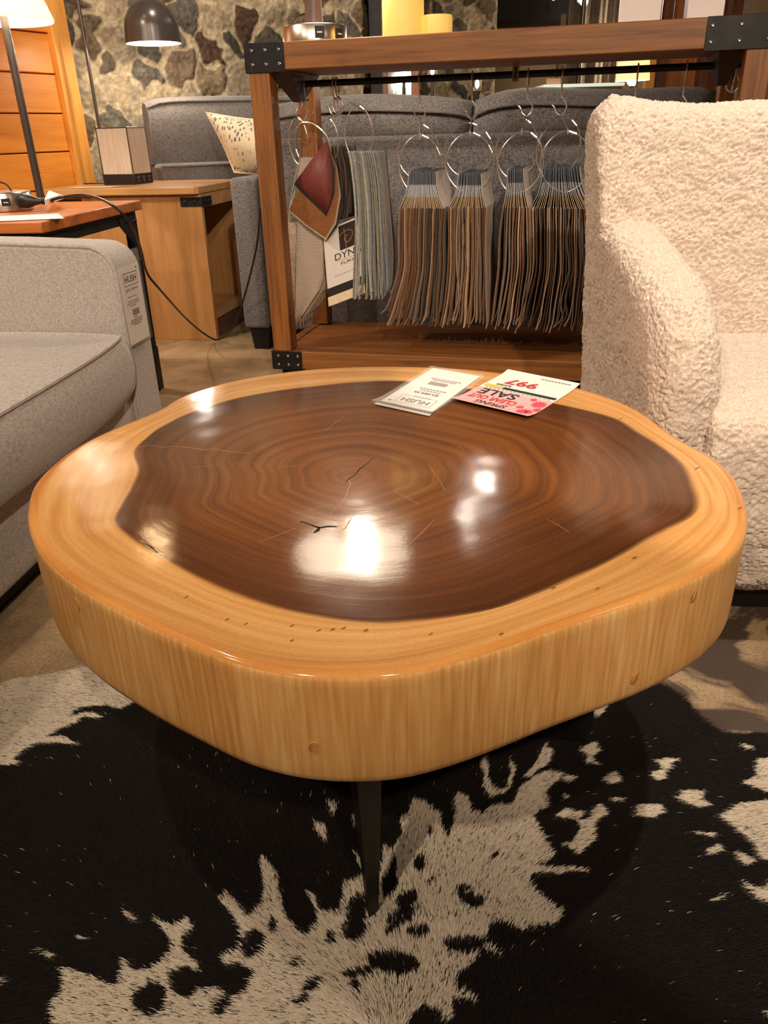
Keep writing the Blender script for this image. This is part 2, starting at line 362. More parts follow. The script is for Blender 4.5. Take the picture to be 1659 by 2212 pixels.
SPOT = [('A',1110,1300,50,62,0),('A',672,1535,72,72,.5),('A',1440,1280,20,32,0),('A',1190,1220,17,34,0),('A',1370,1480,55,20,-.7),('A',1320,1540,40,18,-.3),('A',1555,1478,26,20,.4),('A',1578,1422,85,20,-.2),
        ('A',1555,1160,48,64,0),('A',1540,1250,52,46,0),('A',1300,1375,25,16,-.6),('A',985,1555,30,60,.6),
        ('B',158,950,24,42,.2),('B',370,1110,60,32,.15),('B',22,1050,32,56,.3),('B',100,1110,48,34,-.5),('B',150,1258,50,24,-.1),('B',345,1310,88,38,.05),('B',70,1220,70,20,-.5),('B',40,1390,110,52,.25),
        ('B',468,915,26,9,-.6),('B',190,815,8,22,.1),('B',330,1065,28,18,-.3),('B',312,1185,16,8,0),('B',200,1030,22,9,-.6),('B',120,1165,40,12,-.5),('B',800,800,30,34,0),('B',60,1180,60,16,-.6),('B',40,975,18,40,.1)]
RUG = [(-500,1640),(-200,1540),(0,1490),(100,1464),(200,1446),(300,1436),(500,1400),(800,1400),(1100,1440),(1300,1478),(1390,1485),(1430,1488),(1470,1512),(1510,1555),(1550,1585),(1590,1592),(1659,1591),(1850,1610),(2300,1750),(2300,2600),(1500,2760),(800,2800),(-300,2700),(-600,2200)]
Minv = np.array([list(RT), list(UP), list(fw)])
def floor_px(X, Y):
    D = np.stack([X, Y, np.full(X.shape, -H)], -1) @ Minv.T
    return CX + F*D[..., 0]/D[..., 2], CY - F*D[..., 1]/D[..., 2]
def white_at(X, Y):
    px, py = floor_px(X, Y); w = np.zeros(X.shape, bool)
    k_ = 2.5+22*np.clip(np.maximum(np.maximum(px-1659, -px), py-2212)/60, 0, 1)
    px = px+k_*(np.sin(Y*61+X*23)+.6*np.sin(Y*143-X*57)); py = py+k_*(np.sin(X*67-Y*31)+.6*np.sin(X*151+Y*41))
    for q in W: w |= inpoly(q, px, py)
    for k, x, y, a, b, t in SPOT:
        cx, cy = (x/2, y/2+1400) if k == 'A' else (830+x/2, y/2+1400)
        dx = px-cx; dy = py-cy; c, s = math.cos(t), math.sin(t)
        w &= ~(((dx*c+dy*s)/(a/2))**2 + ((-dx*s+dy*c)/(b/2))**2 < 1)
    return w
seen = [tuple(az(*p)[:2]) for p in RUG if -10 < p[0] < 1700 and p[1] < 1700]
out_ = [(.80,.93),(.92,.84),(1.0,.62),(.86,.44),(.92,.20),(.70,.0),(.36,.04),(.05,-.06),(-.30,.0),(-.62,-.06),(-.84,.18),(-.98,.42),(-.80,.60),(-.73,.80),(-.70,.95)]
rug_poly = [tuple(p[:2]) for p in catmull([(x, y, 0) for x, y in seen+out_], 5)]
hx = np.arange(-1.05, 1.08, .0045); hy = np.arange(-.12, 1.36, .0045)
GX, GY = np.meshgrid(hx, hy); inside = inpoly(rug_poly, GX, GY)
wob = .003*np.sin(GX*23)*np.cos(GY*19)
GZ = .004 + np.abs(wob)*.6
wcol = np.zeros(GX.shape)
for ox in (-.0011, .0011):
    for oy in (-.0011, .0011): wcol += white_at(GX+ox, GY+oy)/4
white_c = np.array(srgb(234, 218, 196)[:3]); black_c = np.array(srgb(30, 25, 22)[:3])
nx, ny = len(hx), len(hy)
idx = np.arange(nx*ny).reshape(ny, nx)
ok = inside[:-1,:-1] & inside[1:,:-1] & inside[:-1,1:] & inside[1:,1:]
faces = np.stack([idx[:-1,:-1][ok], idx[:-1,1:][ok], idx[1:,1:][ok], idx[1:,:-1][ok]], -1)
used = np.zeros(nx*ny, bool); used[faces.ravel()] = True; remap = np.cumsum(used)-1
def raw_mesh(name, verts, faces, cols, mat, parent, smooth=True):
    me = bpy.data.meshes.new(name); nv, nf, k = len(verts), len(faces), faces.shape[1]
    me.vertices.add(nv); me.vertices.foreach_set('co', verts.astype(np.float32).ravel())
    me.loops.add(nf*k); me.loops.foreach_set('vertex_index', faces.astype(np.int32).ravel())
    me.polygons.add(nf); me.polygons.foreach_set('loop_start', np.arange(0, nf*k, k, dtype=np.int32)); me.polygons.foreach_set('loop_total', np.full(nf, k, np.int32))
    me.polygons.foreach_set('use_smooth', np.full(nf, smooth))
    me.update(calc_edges=True)
    if cols is not None:
        a = me.color_attributes.new('coat', 'FLOAT_COLOR', 'POINT')
        a.data.foreach_set('color', np.concatenate([cols, np.ones((nv, 1))], 1).astype(np.float32).ravel())
    me.materials.append(mat); o = bpy.data.objects.new(name, me); COL.objects.link(o)
    if parent: o.parent = parent
    return o
def mat_attr(name, rough, spec, sheen=0):
    m, nt, b = base(name); a = N(nt, 'ShaderNodeVertexColor'); a.layer_name = 'coat'
    nt.links.new(a.outputs['Color'], b.inputs['Base Color']); b.inputs['Roughness'].default_value = rough; b.inputs['Specular IOR Level'].default_value = spec
    b.inputs['Sheen Weight'].default_value = sheen
    return m
hide_mat = mat_attr('cowhide_coat', .75, .12)
V0 = np.stack([GX, GY, GZ], -1).reshape(-1, 3)
C0 = (wcol[..., None]*white_c*.85 + (1-wcol[..., None])*black_c).reshape(-1, 3)
rug = raw_mesh('cowhide_rug', V0[used], remap[faces], C0[used], hide_mat, None)
tag(rug, 'black and white cowhide rug lying on the concrete floor under the coffee table', 'rug')
so = rug.modifiers.new('thick', 'SOLIDIFY'); so.thickness = .003; so.offset = -1
# short hair, combed outwards from the backbone
NH = 460000
NS = 160000
rx = np.concatenate([rng.uniform(-.72, .85, NH), rng.uniform(-1.05, 1.08, NS)]); ry = np.concatenate([rng.uniform(.42, 1.28, NH), rng.uniform(-.12, 1.1, NS)])
keep = inpoly(rug_poly, rx, ry); rx, ry = rx[keep], ry[keep]
wt = white_at(rx, ry)
c0 = az(800, 2110); bx, by = c0.x, c0.y
ang = np.arctan2((ry-by+.10)*.8, (rx-bx)*1.35) + .35*np.sin(rx*9+1)+.3*np.cos(ry*11) + rng.normal(0, .16, len(rx))
L = rng.uniform(.007, .016, len(rx)); wd = rng.uniform(.00024, .00042, len(rx))
dx, dy = np.cos(ang), np.sin(ang); px_, py_ = -dy*wd, dx*wd
z0 = .0042; zt = rng.uniform(.0056, .0078, len(rx))
vA = np.stack([rx+px_, ry+py_, np.full(len(rx), z0)], -1); vB = np.stack([rx-px_, ry-py_, np.full(len(rx), z0)], -1)
vC = np.stack([rx+dx*L*.55-px_*.9, ry+dy*L*.55-py_*.9, zt*.85+.001], -1); vD = np.stack([rx+dx*L*.55+px_*.9, ry+dy*L*.55+py_*.9, zt*.85+.001], -1)
vE = np.stack([rx+dx*L, ry+dy*L, zt*.9], -1)
n = len(rx); V = np.stack([vA, vB, vC, vD, vE], 1).reshape(-1, 3); b5 = np.arange(n)*5
Fq = np.concatenate([np.stack([b5, b5+1, b5+2], -1), np.stack([b5, b5+2, b5+3], -1), np.stack([b5+3, b5+2, b5+4], -1)])
flow = np.sin((rx*np.cos(ang)+ry*np.sin(ang))*60) + 1.6*np.sin((-rx*np.sin(ang)+ry*np.cos(ang))*260+3*np.sin(rx*41))*np.sin(rx*130+ry*57)
speck = (rng.random(n) < np.clip(.05+.22*(flow > 1.15), 0, 1))
isw = wt & ~speck; stray = (~wt) & (rng.random(n) < .0014)
cw = white_c*rng.uniform(.8, 1.15, (n, 1)); cb = black_c*rng.uniform(.6, 1.5, (n, 1))
cc = np.where((isw | stray)[:, None], cw, cb); CC = np.repeat(cc, 5, 0)
h = raw_mesh('hair', V, Fq, CC, hide_mat, rug); h['kind'] = 'stuff'

# ================================================================== COFFEE TABLE
ZT = .445; ZB = .3075
RIM = [(350,880),(400,851),(500,822),(610,803),(700,794),(800,790),(900,791),(1000,795),(1100,806),(1180,818),(1250,836),(1300,851),(1350,870),(1400,897),(1432,921),(1475,950),(1520,974),(1560,999),(1590,1031),(1610,1073),(1617,1115),(1612,1150),(1590,1186),(1535,1229),(1440,1275),(1330,1314),(1200,1356),(1100,1391),(1000,1423),(900,1448),(830,1458),(760,1461),(690,1460),(600,1450),(500,1426),(400,1385),(300,1340),(200,1286),(130,1237),(85,1190),(62,1140),(58,1095),(72,1045),(112,1002),(170,960),(240,926),(300,902)]
HEART = [(290,975),(318,945),(350,921),(420,888),(520,858),(640,838),(760,825),(860,822),(960,832),(1060,846),(1150,862),(1240,880),(1330,903),(1390,938),(1440,972),(1482,1010),(1502,1050),(1510,1085),(1497,1113),(1450,1141),(1400,1168),(1340,1200),(1260,1240),(1180,1275),(1080,1311),(980,1332),(880,1344),(800,1346),(700,1336),(600,1315),(500,1282),(420,1245),(340,1200),(285,1165),(247,1128),(262,1090),(282,1055),(296,1015)]
cen = az(752, 1032, ZT)
def polar(pts):
    a = []
    for p in catmull([az(*p, ZT) for p in pts], 5): d = p-cen; a.append((math.atan2(d.y, d.x), d.length))
    a.sort(); t = np.array([x[0] for x in a]); r = np.array([x[1] for x in a])
    return lambda th: np.interp(th, np.concatenate([t-2*PI, t, t+2*PI]), np.concatenate([r, r, r]))
ro_f, rh_f = polar(RIM), polar(HEART)
NA = 480; TH_ = np.linspace(-PI, PI, NA, endpoint=False)
RO, RHH = ro_f(TH_), rh_f(TH_)
RO = (RO + np.roll(RO,1)+np.roll(RO,-1)+np.roll(RO,2)+np.roll(RO,-2))/5
mb = MB(); attr = []
kin = np.concatenate([np.linspace(.02, 1, 60), ]); kout = np.linspace(0, 1, 24)[1:]
rings = []
for k in kin: rings.append((RHH*k, np.zeros(NA), k))
for k in kout:
    r = RHH + (RO-.009-RHH)*k; rings.append((r, np.zeros(NA), 1+k*.97))
for off, dz, a in ((-.0045, -.0012, 1.985), (-.0015, -.004, 1.995), (0, -.0085, 2.0)): rings.append((RO+off, np.full(NA, dz), a))
NT = len(rings)
hgt = ZT-ZB
for q in np.linspace(.12, .92, 8): rings.append((RO-.001*q, np.full(NA, -hgt*q), 2.1+q))
for off, dz, a in ((-.0025, -hgt+.003, 3.1), (-.006, -hgt, 3.2)): rings.append((RO+off, np.full(NA, dz), a))
rings.append((RO*.3, np.full(NA, -hgt), 3.3))
cth, sth = np.cos(TH_), np.sin(TH_)
vs = []; at_rr = []; at_th = []
for r, dz, a in rings:
    for i in range(NA):
        vs.append((cen.x+r[i]*cth[i], cen.y+r[i]*sth[i], ZT+dz[i])); at_rr.append(a); at_th.append(TH_[i])
fs = []; mi = []
for k in range(len(rings)-1):
    for i in range(NA):
        j = (i+1) % NA; fs.append((k*NA+i, k*NA+j, (k+1)*NA+j, (k+1)*NA+i)); mi.append(0 if k < NT-2 else 1)
ci = len(vs); vs.append((cen.x, cen.y, ZT)); at_rr.append(0); at_th.append(0)
for i in range(NA): fs.append((ci, (i+1) % NA, i)); mi.append(0)
mb.v = vs; mb.f = fs; mb.mi = mi
# cracks, scratches and small knots lie in the slab's own surface
def strip(pts, w, slot, lift=.00025):
    P = [az(*p, ZT+lift) for p in pts]; mb.cur = slot
    L_, R_ = [], []
    for i, p in enumerate(P):
        t = (P[min(i+1, len(P)-1)]-P[max(i-1, 0)]); t = Vector((t.x, t.y, 0)).normalized(); nn = Vector((-t.y, t.x, 0))
        k = w*(.25+.75*math.sin(PI*(i+.5)/len(P)))*random.uniform(.6, 1.3); L_.append(p+nn*k); R_.append(p-nn*k)
    mb.grid([L_, R_]); mb.cur = 0
strip([(806,988),(795,1000),(778,1012),(766,1026),(752,1036),(746,1042)], .0011, 2)
strip([(752,1036),(758,1044),(752,1056),(748,1072),(738,1086),(724,1098),(712,1112)], .0009, 3)
strip([(648,1126),(664,1130),(678,1136),(690,1140),(708,1137),(728,1137)], .0022, 2)
strip([(690,1139),(686,1146),(677,1151)], .0022, 2)
strip([(298,965),(330,962),(352,966),(378,964),(410,967),(440,972),(462,970),(500,976),(540,980)], .0007, 3)
strip([(228,938),(258,941),(285,945),(302,944)], .0006, 3)
strip([(760,1118),(752,1130),(746,1140),(738,1146)], .0008, 3)
strip([(312,1173),(326,1181),(341,1194)], .001, 2)
for a, b in (((640,1108),(700,1092)),((560,1170),(640,1140)),((930,1010),(962,1060)),((980,960),(1004,972)),((1040,1170),(1062,1160)),((850,1060),(905,1090)),((700,930),(742,900)),((1060,980),(1030,1004)),((880,1180),(940,1120)),((420,1010),(470,1004)),((1180,1120),(1230,1150)),((600,1010),(660,1004))):
    strip([a, ((a[0]+b[0])/2+2, (a[1]+b[1])/2), b], .0003, 3)
for x, y in ((490,1338),(530,1348),(630,1352),(688,1362),(718,1360),(742,1357),(790,1362),(930,1370),(630,1384),(402,1290),(1082,1370),(1195,1270),(1290,1272),(1370,1205),(1598,1098),(1340,905),(1505,1012)):
    strip([(x-4, y+2), (x, y), (x+5, y-3)], .0016, 4)
mb.cur = 2
for x, y, rx_, rz_ in ((160,1305,.0065,.009),(683,1616,.006,.0075),(1507,1284,.012,.007),(1383,1462,.011,.007)):
    # the nearest side point along that ray
    d = ray(x, y); best = None
    for i in range(NA):
        p = Vector((cen.x+(RO[i]-.001)*cth[i], cen.y+(RO[i]-.001)*sth[i], 0))
        k = p.y/d.y; q = CAM + d*k
        if abs(q.x-p.x) < .004 and ZB < q.z < ZT and (best is None or k < best[0]): best = (k, i, q.z)
    if best:
        _, i, zz = best; tn = Vector((-sth[i], cth[i], 0)); nr = Vector((cth[i], sth[i], 0)); qf = (ZT-zz)/hgt
        c_ = Vector((cen.x, cen.y, zz)) + nr*(RO[i]-.001*qf+.0002)
        mb.cur = 5; mb.add([c_+tn*(rx_*.8*math.cos(a))+Vector((0,0,rz_*.8*math.sin(a)))+nr*.0003 for a in np.linspace(0, 2*PI, 18, endpoint=False)], [tuple(range(18))]); mb.tube([c_+tn*(rx_*math.cos(a))+Vector((0,0,rz_*math.sin(a))) for a in np.linspace(0, 2*PI, 18, endpoint=False)], .0006, 5, True)
mb.cur = 0
def mat_slabtop():
    m, nt, b = base('slab_growth_rings')
    at = N(nt, 'ShaderNodeAttribute'); at.attribute_name = 'ring'; rr = at.outputs['Fac']
    v = coords(nt)
    wn = N(nt, 'ShaderNodeTexNoise'); wn.inputs['Scale'].default_value = 5; wn.inputs['Detail'].default_value = 3; nt.links.new(v, wn.inputs['Vector'])
    def math_(op, a, c=None):
        n = N(nt, 'ShaderNodeMath', operation=op)
        for i, q in enumerate((a, c)):
            if q is None: continue
            if isinstance(q, (int, float)): n.inputs[i].default_value = q
            else: nt.links.new(q, n.inputs[i])
        return n.outputs[0]
    wob = math_('MULTIPLY', math_('SUBTRACT', wn.outputs['Fac'], .5), .055)
    r2 = math_('ADD', rr, wob)
    # ring lines: 1-D noise along the radius, lightly smeared by position
    cx = N(nt, 'ShaderNodeCombineXYZ'); nt.links.new(math_('MULTIPLY', r2, 30), cx.inputs[0])
    add = N(nt, 'ShaderNodeVectorMath', operation='ADD'); sc = N(nt, 'ShaderNodeVectorMath', operation='SCALE'); sc.inputs['Scale'].default_value = 2.0
    nt.links.new(v, sc.inputs[0]); nt.links.new(cx.outputs[0], add.inputs[0]); nt.links.new(sc.outputs[0], add.inputs[1])
    n1 = N(nt, 'ShaderNodeTexNoise'); n1.inputs['Scale'].default_value = 1.0; n1.inputs['Detail'].default_value = 6; n1.inputs['Roughness'].default_value = .62; nt.links.new(add.outputs[0], n1.inputs['Vector'])
    fine = N(nt, 'ShaderNodeTexNoise'); fine.inputs['Scale'].default_value = 220; fine.inputs['Detail'].default_value = 2; nt.links.new(v, fine.inputs['Vector'])
    big = N(nt, 'ShaderNodeTexNoise'); big.inputs['Scale'].default_value = 4.5; big.inputs['Detail'].default_value = 2; nt.links.new(v, big.inputs['Vector'])
    hv = math_('ADD', math_('ADD', n1.outputs['Fac'], math_('MULTIPLY', math_('SUBTRACT', fine.outputs['Fac'], .5), .25)), math_('MULTIPLY', math_('SUBTRACT', big.outputs['Fac'], .5), .35))
    hr = ramp(nt, [(.24, srgb(82,44,12)), (.46, srgb(114,66,20)), (.62, srgb(132,79,26)), (.86, srgb(156,99,38))]); nt.links.new(hv, hr.inputs['Fac'])
    # heart wood darkens with age of the ring
    dk = ramp(nt, [(0, (1.2,1.12,1.0,1)), (.45, (1.0,.95,.88,1)), (.76, (.70,.61,.54,1)), (1, (.38,.29,.24,1))]); nt.links.new(rr, dk.inputs['Fac'])
    hm = N(nt, 'ShaderNodeMix', data_type='RGBA', blend_type='MULTIPLY'); hm.inputs['Factor'].default_value = 1
    nt.links.new(hr.outputs['Color'], hm.inputs['A']); nt.links.new(dk.outputs['Color'], hm.inputs['B'])
    # sap wood
    s1 = N(nt, 'ShaderNodeCombineXYZ'); nt.links.new(math_('MULTIPLY', r2, 9), s1.inputs[0])
    a2 = N(nt, 'ShaderNodeVectorMath', operation='ADD'); sc2 = N(nt, 'ShaderNodeVectorMath', operation='SCALE'); sc2.inputs['Scale'].default_value = 5
    nt.links.new(v, sc2.inputs[0]); nt.links.new(s1.outputs[0], a2.inputs[0]); nt.links.new(sc2.outputs[0], a2.inputs[1])
    n3 = N(nt, 'ShaderNodeTexNoise'); n3.inputs['Scale'].default_value = 1; n3.inputs['Detail'].default_value = 6; nt.links.new(a2.outputs[0], n3.inputs['Vector'])
    sv = math_('ADD', n3.outputs['Fac'], math_('MULTIPLY', math_('SUBTRACT', fine.outputs['Fac'], .5), .18))
    sr = ramp(nt, [(.25, srgb(186,124,62)), (.5, srgb(210,152,86)), (.75, srgb(226,176,112))]); nt.links.new(sv, sr.inputs['Fac'])
    edge = ramp(nt, [(0, (1,1,1,1)), (.90, (1,1,1,1)), (.965, (.93,.78,.6,1)), (1, (1,.86,.7,1))]); nt.links.new(math_('SUBTRACT', math_('ADD', rr, math_('MULTIPLY', wob, .6)), 1), edge.inputs['Fac'])
    sm = N(nt, 'ShaderNodeMix', data_type='RGBA', blend_type='MULTIPLY'); sm.inputs['Factor'].default_value = 1
    nt.links.new(sr.outputs['Color'], sm.inputs['A']); nt.links.new(edge.outputs['Color'], sm.inputs['B'])
    bl = ramp(nt, [(.494, (0,0,0,1)), (.503, (1,1,1,1))])
    nt.links.new(math_('MULTIPLY', math_('ADD', rr, math_('MULTIPLY', math_('SUBTRACT', big.outputs['Fac'], .5), .04)), .5), bl.inputs['Fac'])
    fm = N(nt, 'ShaderNodeMix', data_type='RGBA'); nt.links.new(bl.outputs['Color'], fm.inputs['Factor'])
    nt.links.new(hm.outputs['Result'], fm.inputs['A']); nt.links.new(sm.outputs['Result'], fm.inputs['B'])
    nt.links.new(fm.outputs['Result'], b.inputs['Base Color'])
    b.inputs['Roughness'].default_value = .55; b.inputs['Coat Weight'].default_value = .85; b.inputs['Coat Roughness'].default_value = .11; b.inputs['Coat IOR'].default_value = 1.5
    b.inputs['Specular IOR Level'].default_value = .1
    wv = N(nt, 'ShaderNodeTexNoise'); wv.inputs['Scale'].default_value = 9; wv.inputs['Detail'].default_value = 1; nt.links.new(v, wv.inputs['Vector'])
    hh = math_('ADD', math_('MULTIPLY', n1.outputs['Fac'], .05), math_('ADD', wv.outputs['Fac'], math_('MULTIPLY', fine.outputs['Fac'], .02)))
    bn = N(nt, 'ShaderNodeBump'); bn.inputs['Strength'].default_value = .5; bn.inputs['Distance'].default_value = .003; nt.links.new(hh, bn.inputs['Height'])
    nt.links.new(bn.outputs['Normal'], b.inputs['Coat Normal']); nt.links.new(bn.outputs['Normal'], b.inputs['Normal'])
    return m
def mat_slabside():
    m, nt, b = base('slab_side_grain')
    n1 = N(nt, 'ShaderNodeTexNoise'); n1.inputs['Scale'].default_value = 1; n1.inputs['Detail'].default_value = 6; nt.links.new(coords(nt, (190,190,9)), n1.inputs['Vector'])
    n2 = N(nt, 'ShaderNodeTexNoise'); n2.inputs['Scale'].default_value = 1; n2.inputs['Detail'].default_value = 3; nt.links.new(coords(nt, (9,9,1.6)), n2.inputs['Vector'])
    n3 = N(nt, 'ShaderNodeTexNoise'); n3.inputs['Scale'].default_value = 1; n3.inputs['Detail'].default_value = 2; n3.inputs['Distortion'].default_value = .5; nt.links.new(coords(nt, (22,22,5)), n3.inputs['Vector'])
    r = ramp(nt, [(.30, srgb(200,140,78)), (.52, srgb(216,160,94)), (.72, srgb(228,180,116))]); nt.links.new(n1.outputs['Fac'], r.inputs['Fac'])
    r2 = ramp(nt, [(.35, (.93,.86,.78,1)), (.5, (1,1,1,1)), (.66, (1.06,1.08,1.12,1))]); nt.links.new(n2.outputs['Fac'], r2.inputs['Fac'])
    r3 = ramp(nt, [(.62, (0,0,0,1)), (.72, (1,1,1,1))]); nt.links.new(n3.outputs['Fac'], r3.inputs['Fac'])
    mm = N(nt, 'ShaderNodeMix', data_type='RGBA', blend_type='MULTIPLY'); mm.inputs['Factor'].default_value = 1; nt.links.new(r.outputs['Color'], mm.inputs['A']); nt.links.new(r2.outputs['Color'], mm.inputs['B'])
    mx = N(nt, 'ShaderNodeMix', data_type='RGBA'); ms = N(nt, 'ShaderNodeMath', operation='MULTIPLY'); ms.inputs[1].default_value = .55
    nt.links.new(r3.outputs['Color'], ms.inputs[0]); nt.links.new(ms.outputs[0], mx.inputs['Factor']); nt.links.new(mm.outputs['Result'], mx.inputs['A']); mx.inputs['B'].default_value = srgb(236,200,148)
    nt.links.new(mx.outputs['Result'], b.inputs['Base Color']); b.inputs['Roughness'].default_value = .42; b.inputs['Coat Weight'].default_value = .2; b.inputs['Coat Roughness'].default_value = .25
    bump(nt, b, n1.outputs['Fac'], .15, .001); return m
M['crack'] = simple('crack_dark', srgb(34,20,12), .8, 0, .1)
M['scratch'] = simple('scratch_pale', srgb(186,140,100), .5, 0, .1)
M['knot'] = simple('pale_knot', srgb(196,138,76), .5, 0, .2, 300)
M['fleck'] = simple('bark_fleck', srgb(128,84,44), .7, 0, .2)
ct = thing('coffee_table', 'round tree slice coffee table with dark heartwood, standing on the cowhide rug', 'coffee table', (cen.x, cen.y, 0))
sl = part('slab', mb, [mat_slabtop(), mat_slabside(), M['crack'], M['scratch'], M['fleck'], M['knot']], ct, smooth=50, recalc=False)
a = sl.data.attributes.new('ring', 'FLOAT', 'POINT')
vals = np.zeros(len(sl.data.vertices), np.float32); vals[:len(at_rr)] = at_rr; a.data.foreach_set('value', vals)
bm = bmesh.new(); bm.from_mesh(sl.data); bmesh.ops.recalc_face_normals(bm, faces=[f for f in bm.faces if f.material_index < 2]); bm.to_mesh(sl.data); bm.free()
def leg_front():
    m = MB()
    # tapered angle: two plates folded along the near edge
    def sect(z, k): # k: 1 at the top, 0 at the foot
        x0, x1 = -.047+.0*k, .047
        bx, by_ = -.033-.003*k, .652-.004*k
        return [(bx-.004-.019*k, by_+.012+.05*k, z), (bx-.001-.004*k, by_, z), (bx+.011+.018*k, by_+.010+.045*k, z), (bx+.010+.012*k, by_+.016+.052*k, z), (bx-.001-.002*k, by_+.010, z), (bx-.001-.015*k, by_+.016+.056*k, z)]
    P = [sect(z, z/ZB) for z in np.linspace(.001, ZB+.001, 7)]
    vs = [p for s in P for p in s]; n = 6
    fs = [(i*n+k, i*n+(k+1) % n, (i+1)*n+(k+1) % n, (i+1)*n+k) for i in range(6) for k in range(n)] + [tuple(range(n))[::-1], tuple(range(6*n, 7*n))]
    return m.add(vs, fs)
part('leg', leg_front(), M['blacksteel'], ct, mods=[bev(.0012)])
def leg_plate(p0, p1, lean):
    m = MB(); p0 = Vector(p0); p1 = Vector(p1); d = (p1-p0).normalized(); n = Vector((-d.y, d.x, 0))*.006
    a0, a1 = p0, p1; b0, b1 = p0-d*lean, p1+d*lean*.15
    vs = []
    for (q0, q1, z) in ((a0, a1, .001), (b0, b1, ZB+.001)):
        for q, s in ((q0, -1), (q1, -1), (q1, 1), (q0, 1)): w = q+n*s; vs.append((w.x, w.y, z))
    m.add(vs, [(3,2,1,0),(4,5,6,7),(0,1,5,4),(1,2,6,5),(2,3,7,6),(3,0,4,7)])
    # folded flange on the outer edge
    f0 = p1+n; 
    vs = []
    for q, z in ((p1, .001), (p1+d*lean*.15, ZB+.001)):
        for k in (Vector((0,0,0)), Vector((-d.y, d.x, 0))*.03): 
            w = q+n+k; vs += [(w.x, w.y, z), (w.x-d.x*.006, w.y-d.y*.006, z)]
    m.add(vs, [(0,1,3,2),(4,6,7,5),(0,4,5,1),(2,3,7,6),(0,2,6,4),(1,5,7,3)])
    return m
part('leg', leg_plate((.185,.985,0), (.321,.957,0), .06), M['blacksteel'], ct, mods=[bev(.0012)])
part('leg', leg_plate((-.17,1.22,0), (-.30,1.25,0), .06), M['blacksteel'], ct, mods=[bev(.0012)])

# ------------------------------------------------------------------ the two price sheets on the slab
ZS = ZT+.0012
def zq(x, y): return az(x, y, ZS)
sale = thing('sale_flyer', 'white and pink spring sale flyer lying on the slab, nearer the armchair', 'flyer', tuple(az(1113, 858, ZT)))
A, B, C_ = zq(1140,906), zq(974,866), zq(1253,833); sh = Sheet(A, B, C_)
lift = lambda u, v: Vector((0, 0, .006*max(0, (.25-v)/.25)**2 + .004*max(0, (v-.8)/.2)**2))
sh.bend = lift
m = MB(); sh.rect(m, 0, 0, 1, 1, 0, 16); part('paper', m, M['paper'], sale, recalc=False, mods=[lambda o: setattr(o.modifiers.new('thick', 'SOLIDIFY'), 'thickness', .0003)])
m = MB(); sh.rect(m, 0, 0, 1, .47, .0005, 16); part('pink_band', m, M['pink'], sale, recalc=False)
m = MB()
for (u, v, r) in ((.12,.11,.105),(.1,.34,.10),(.24,.2,.05),(.03,.22,.06),(.22,.42,.045)):
    k = 26
    ring = []
    for j in range(k):
        rr_ = r*(1 if j % 2 else .62); ring.append(sh.p(min(1,max(0.005,u+rr_*math.cos(2*PI*j/k))), min(.47,max(.005,v+rr_*.9*math.sin(2*PI*j/k))), .0009))
    m.add([sh.p(u, v, .0009)]+ring, [(0, 1+j, 1+(j+1) % k) for j in range(k)])
part('flower_print', m, M['flower'], sale, recalc=False)
m = MB()
for (u, v, r) in ((.1,.11,.022),):
    m.add([sh.p(u+r*math.cos(2*PI*j/10), v+r*math.sin(2*PI*j/10), .0012) for j in range(10)], [tuple(range(10))])
part('flower_centre', m, M['ink'], sale, recalc=False)
for t_, u_, v_, h_, w_, b_, k_ in (('SPRING', .55, .10, .10, .40, .01, 'ink'), ('CLEAR OUT', .63, .235, .10, .62, .03, 'redink'), ('SALE', .66, .38, .145, .5, .02, 'ink'), ('$2089', .76, .615, .045, .2, .012, 'ink'), ('997', .60, .735, .15, .42, .03, 'redink')):
    part('lettering', sh.text(MB(), t_, u_, v_, h_, w_, b_, l=.001), M[k_], sale, recalc=False)
m = MB(); sh.rect(m, .02, .515, .72, .565, .001); part('black_band', m, M['ink'], sale, recalc=False)
m = MB(); sh.rect(m, .735, .515, .97, .575, .001); part('yellow_band', m, M['yellow'], sale, recalc=False)
m = MB()
for k in range(9): sh.rect(m, .08+k*.045, .925, .115+k*.045, .94, .001)
part('small_print', m, M['greyink'], sale, recalc=False)
m = MB()
for k in range(16): sh.rect(m, .06+k*.055, .485, .10+k*.055, .495, .001)
part('fine_print', m, M['greyink'], sale, recalc=False)

tg = thing('price_tag_sleeve', 'clear plastic sleeve with white price tag, lying beside the sale flyer', 'price tag', tuple(az(925, 850, ZT)))
# as read, the top edge is the near edge; left as read = right in the photo
s0 = Sheet(zq(928,903), zq(801,875), zq(1047,814))
m = MB(); s0.rect(m, 0, 0, 1, 1, .0035, 8); s0.rect(m, 0, 0, 1, 1, .0002, 8)
s0.bend = lambda u, v: Vector((0, 0, .006*max(0, (.2-v)/.2)**2 + .003*math.sin(u*PI)*0))
m = MB(); s0.rect(m, 0, 0, 1, 1, .0042, 14); part('sleeve', m, M['clear'], tg, recalc=False)
m = MB(); s0.rect(m, .0, .0, 1, 1, .0001, 2); part('sleeve_back', m, M['clear'], tg, recalc=False)
s0.bend = None
m = MB(); s0.rect(m, .06, .10, .94, .98, .0014); part('tag_card', m, M['paper'], tg, recalc=False)
m = MB(); s0.rect(m, .03, .02, .97, .06, .0012); part('seal_strip', m, M['silver'], tg, recalc=False)
part('lettering', s0.text(MB(), 'HUSH', .47, .215, .075, .46, .02, l=.0022), M['ink'], tg, recalc=False); part('lettering', s0.text(MB(), '$2,089.95', .47, .40, .045, .42, .012, l=.0022), M['ink'], tg, recalc=False)
m = MB(); s0.frame(m, .17, .145, .77, .305, .007, .0022); part('logo_frame', m, M['ink'], tg, recalc=False)
m = MB()
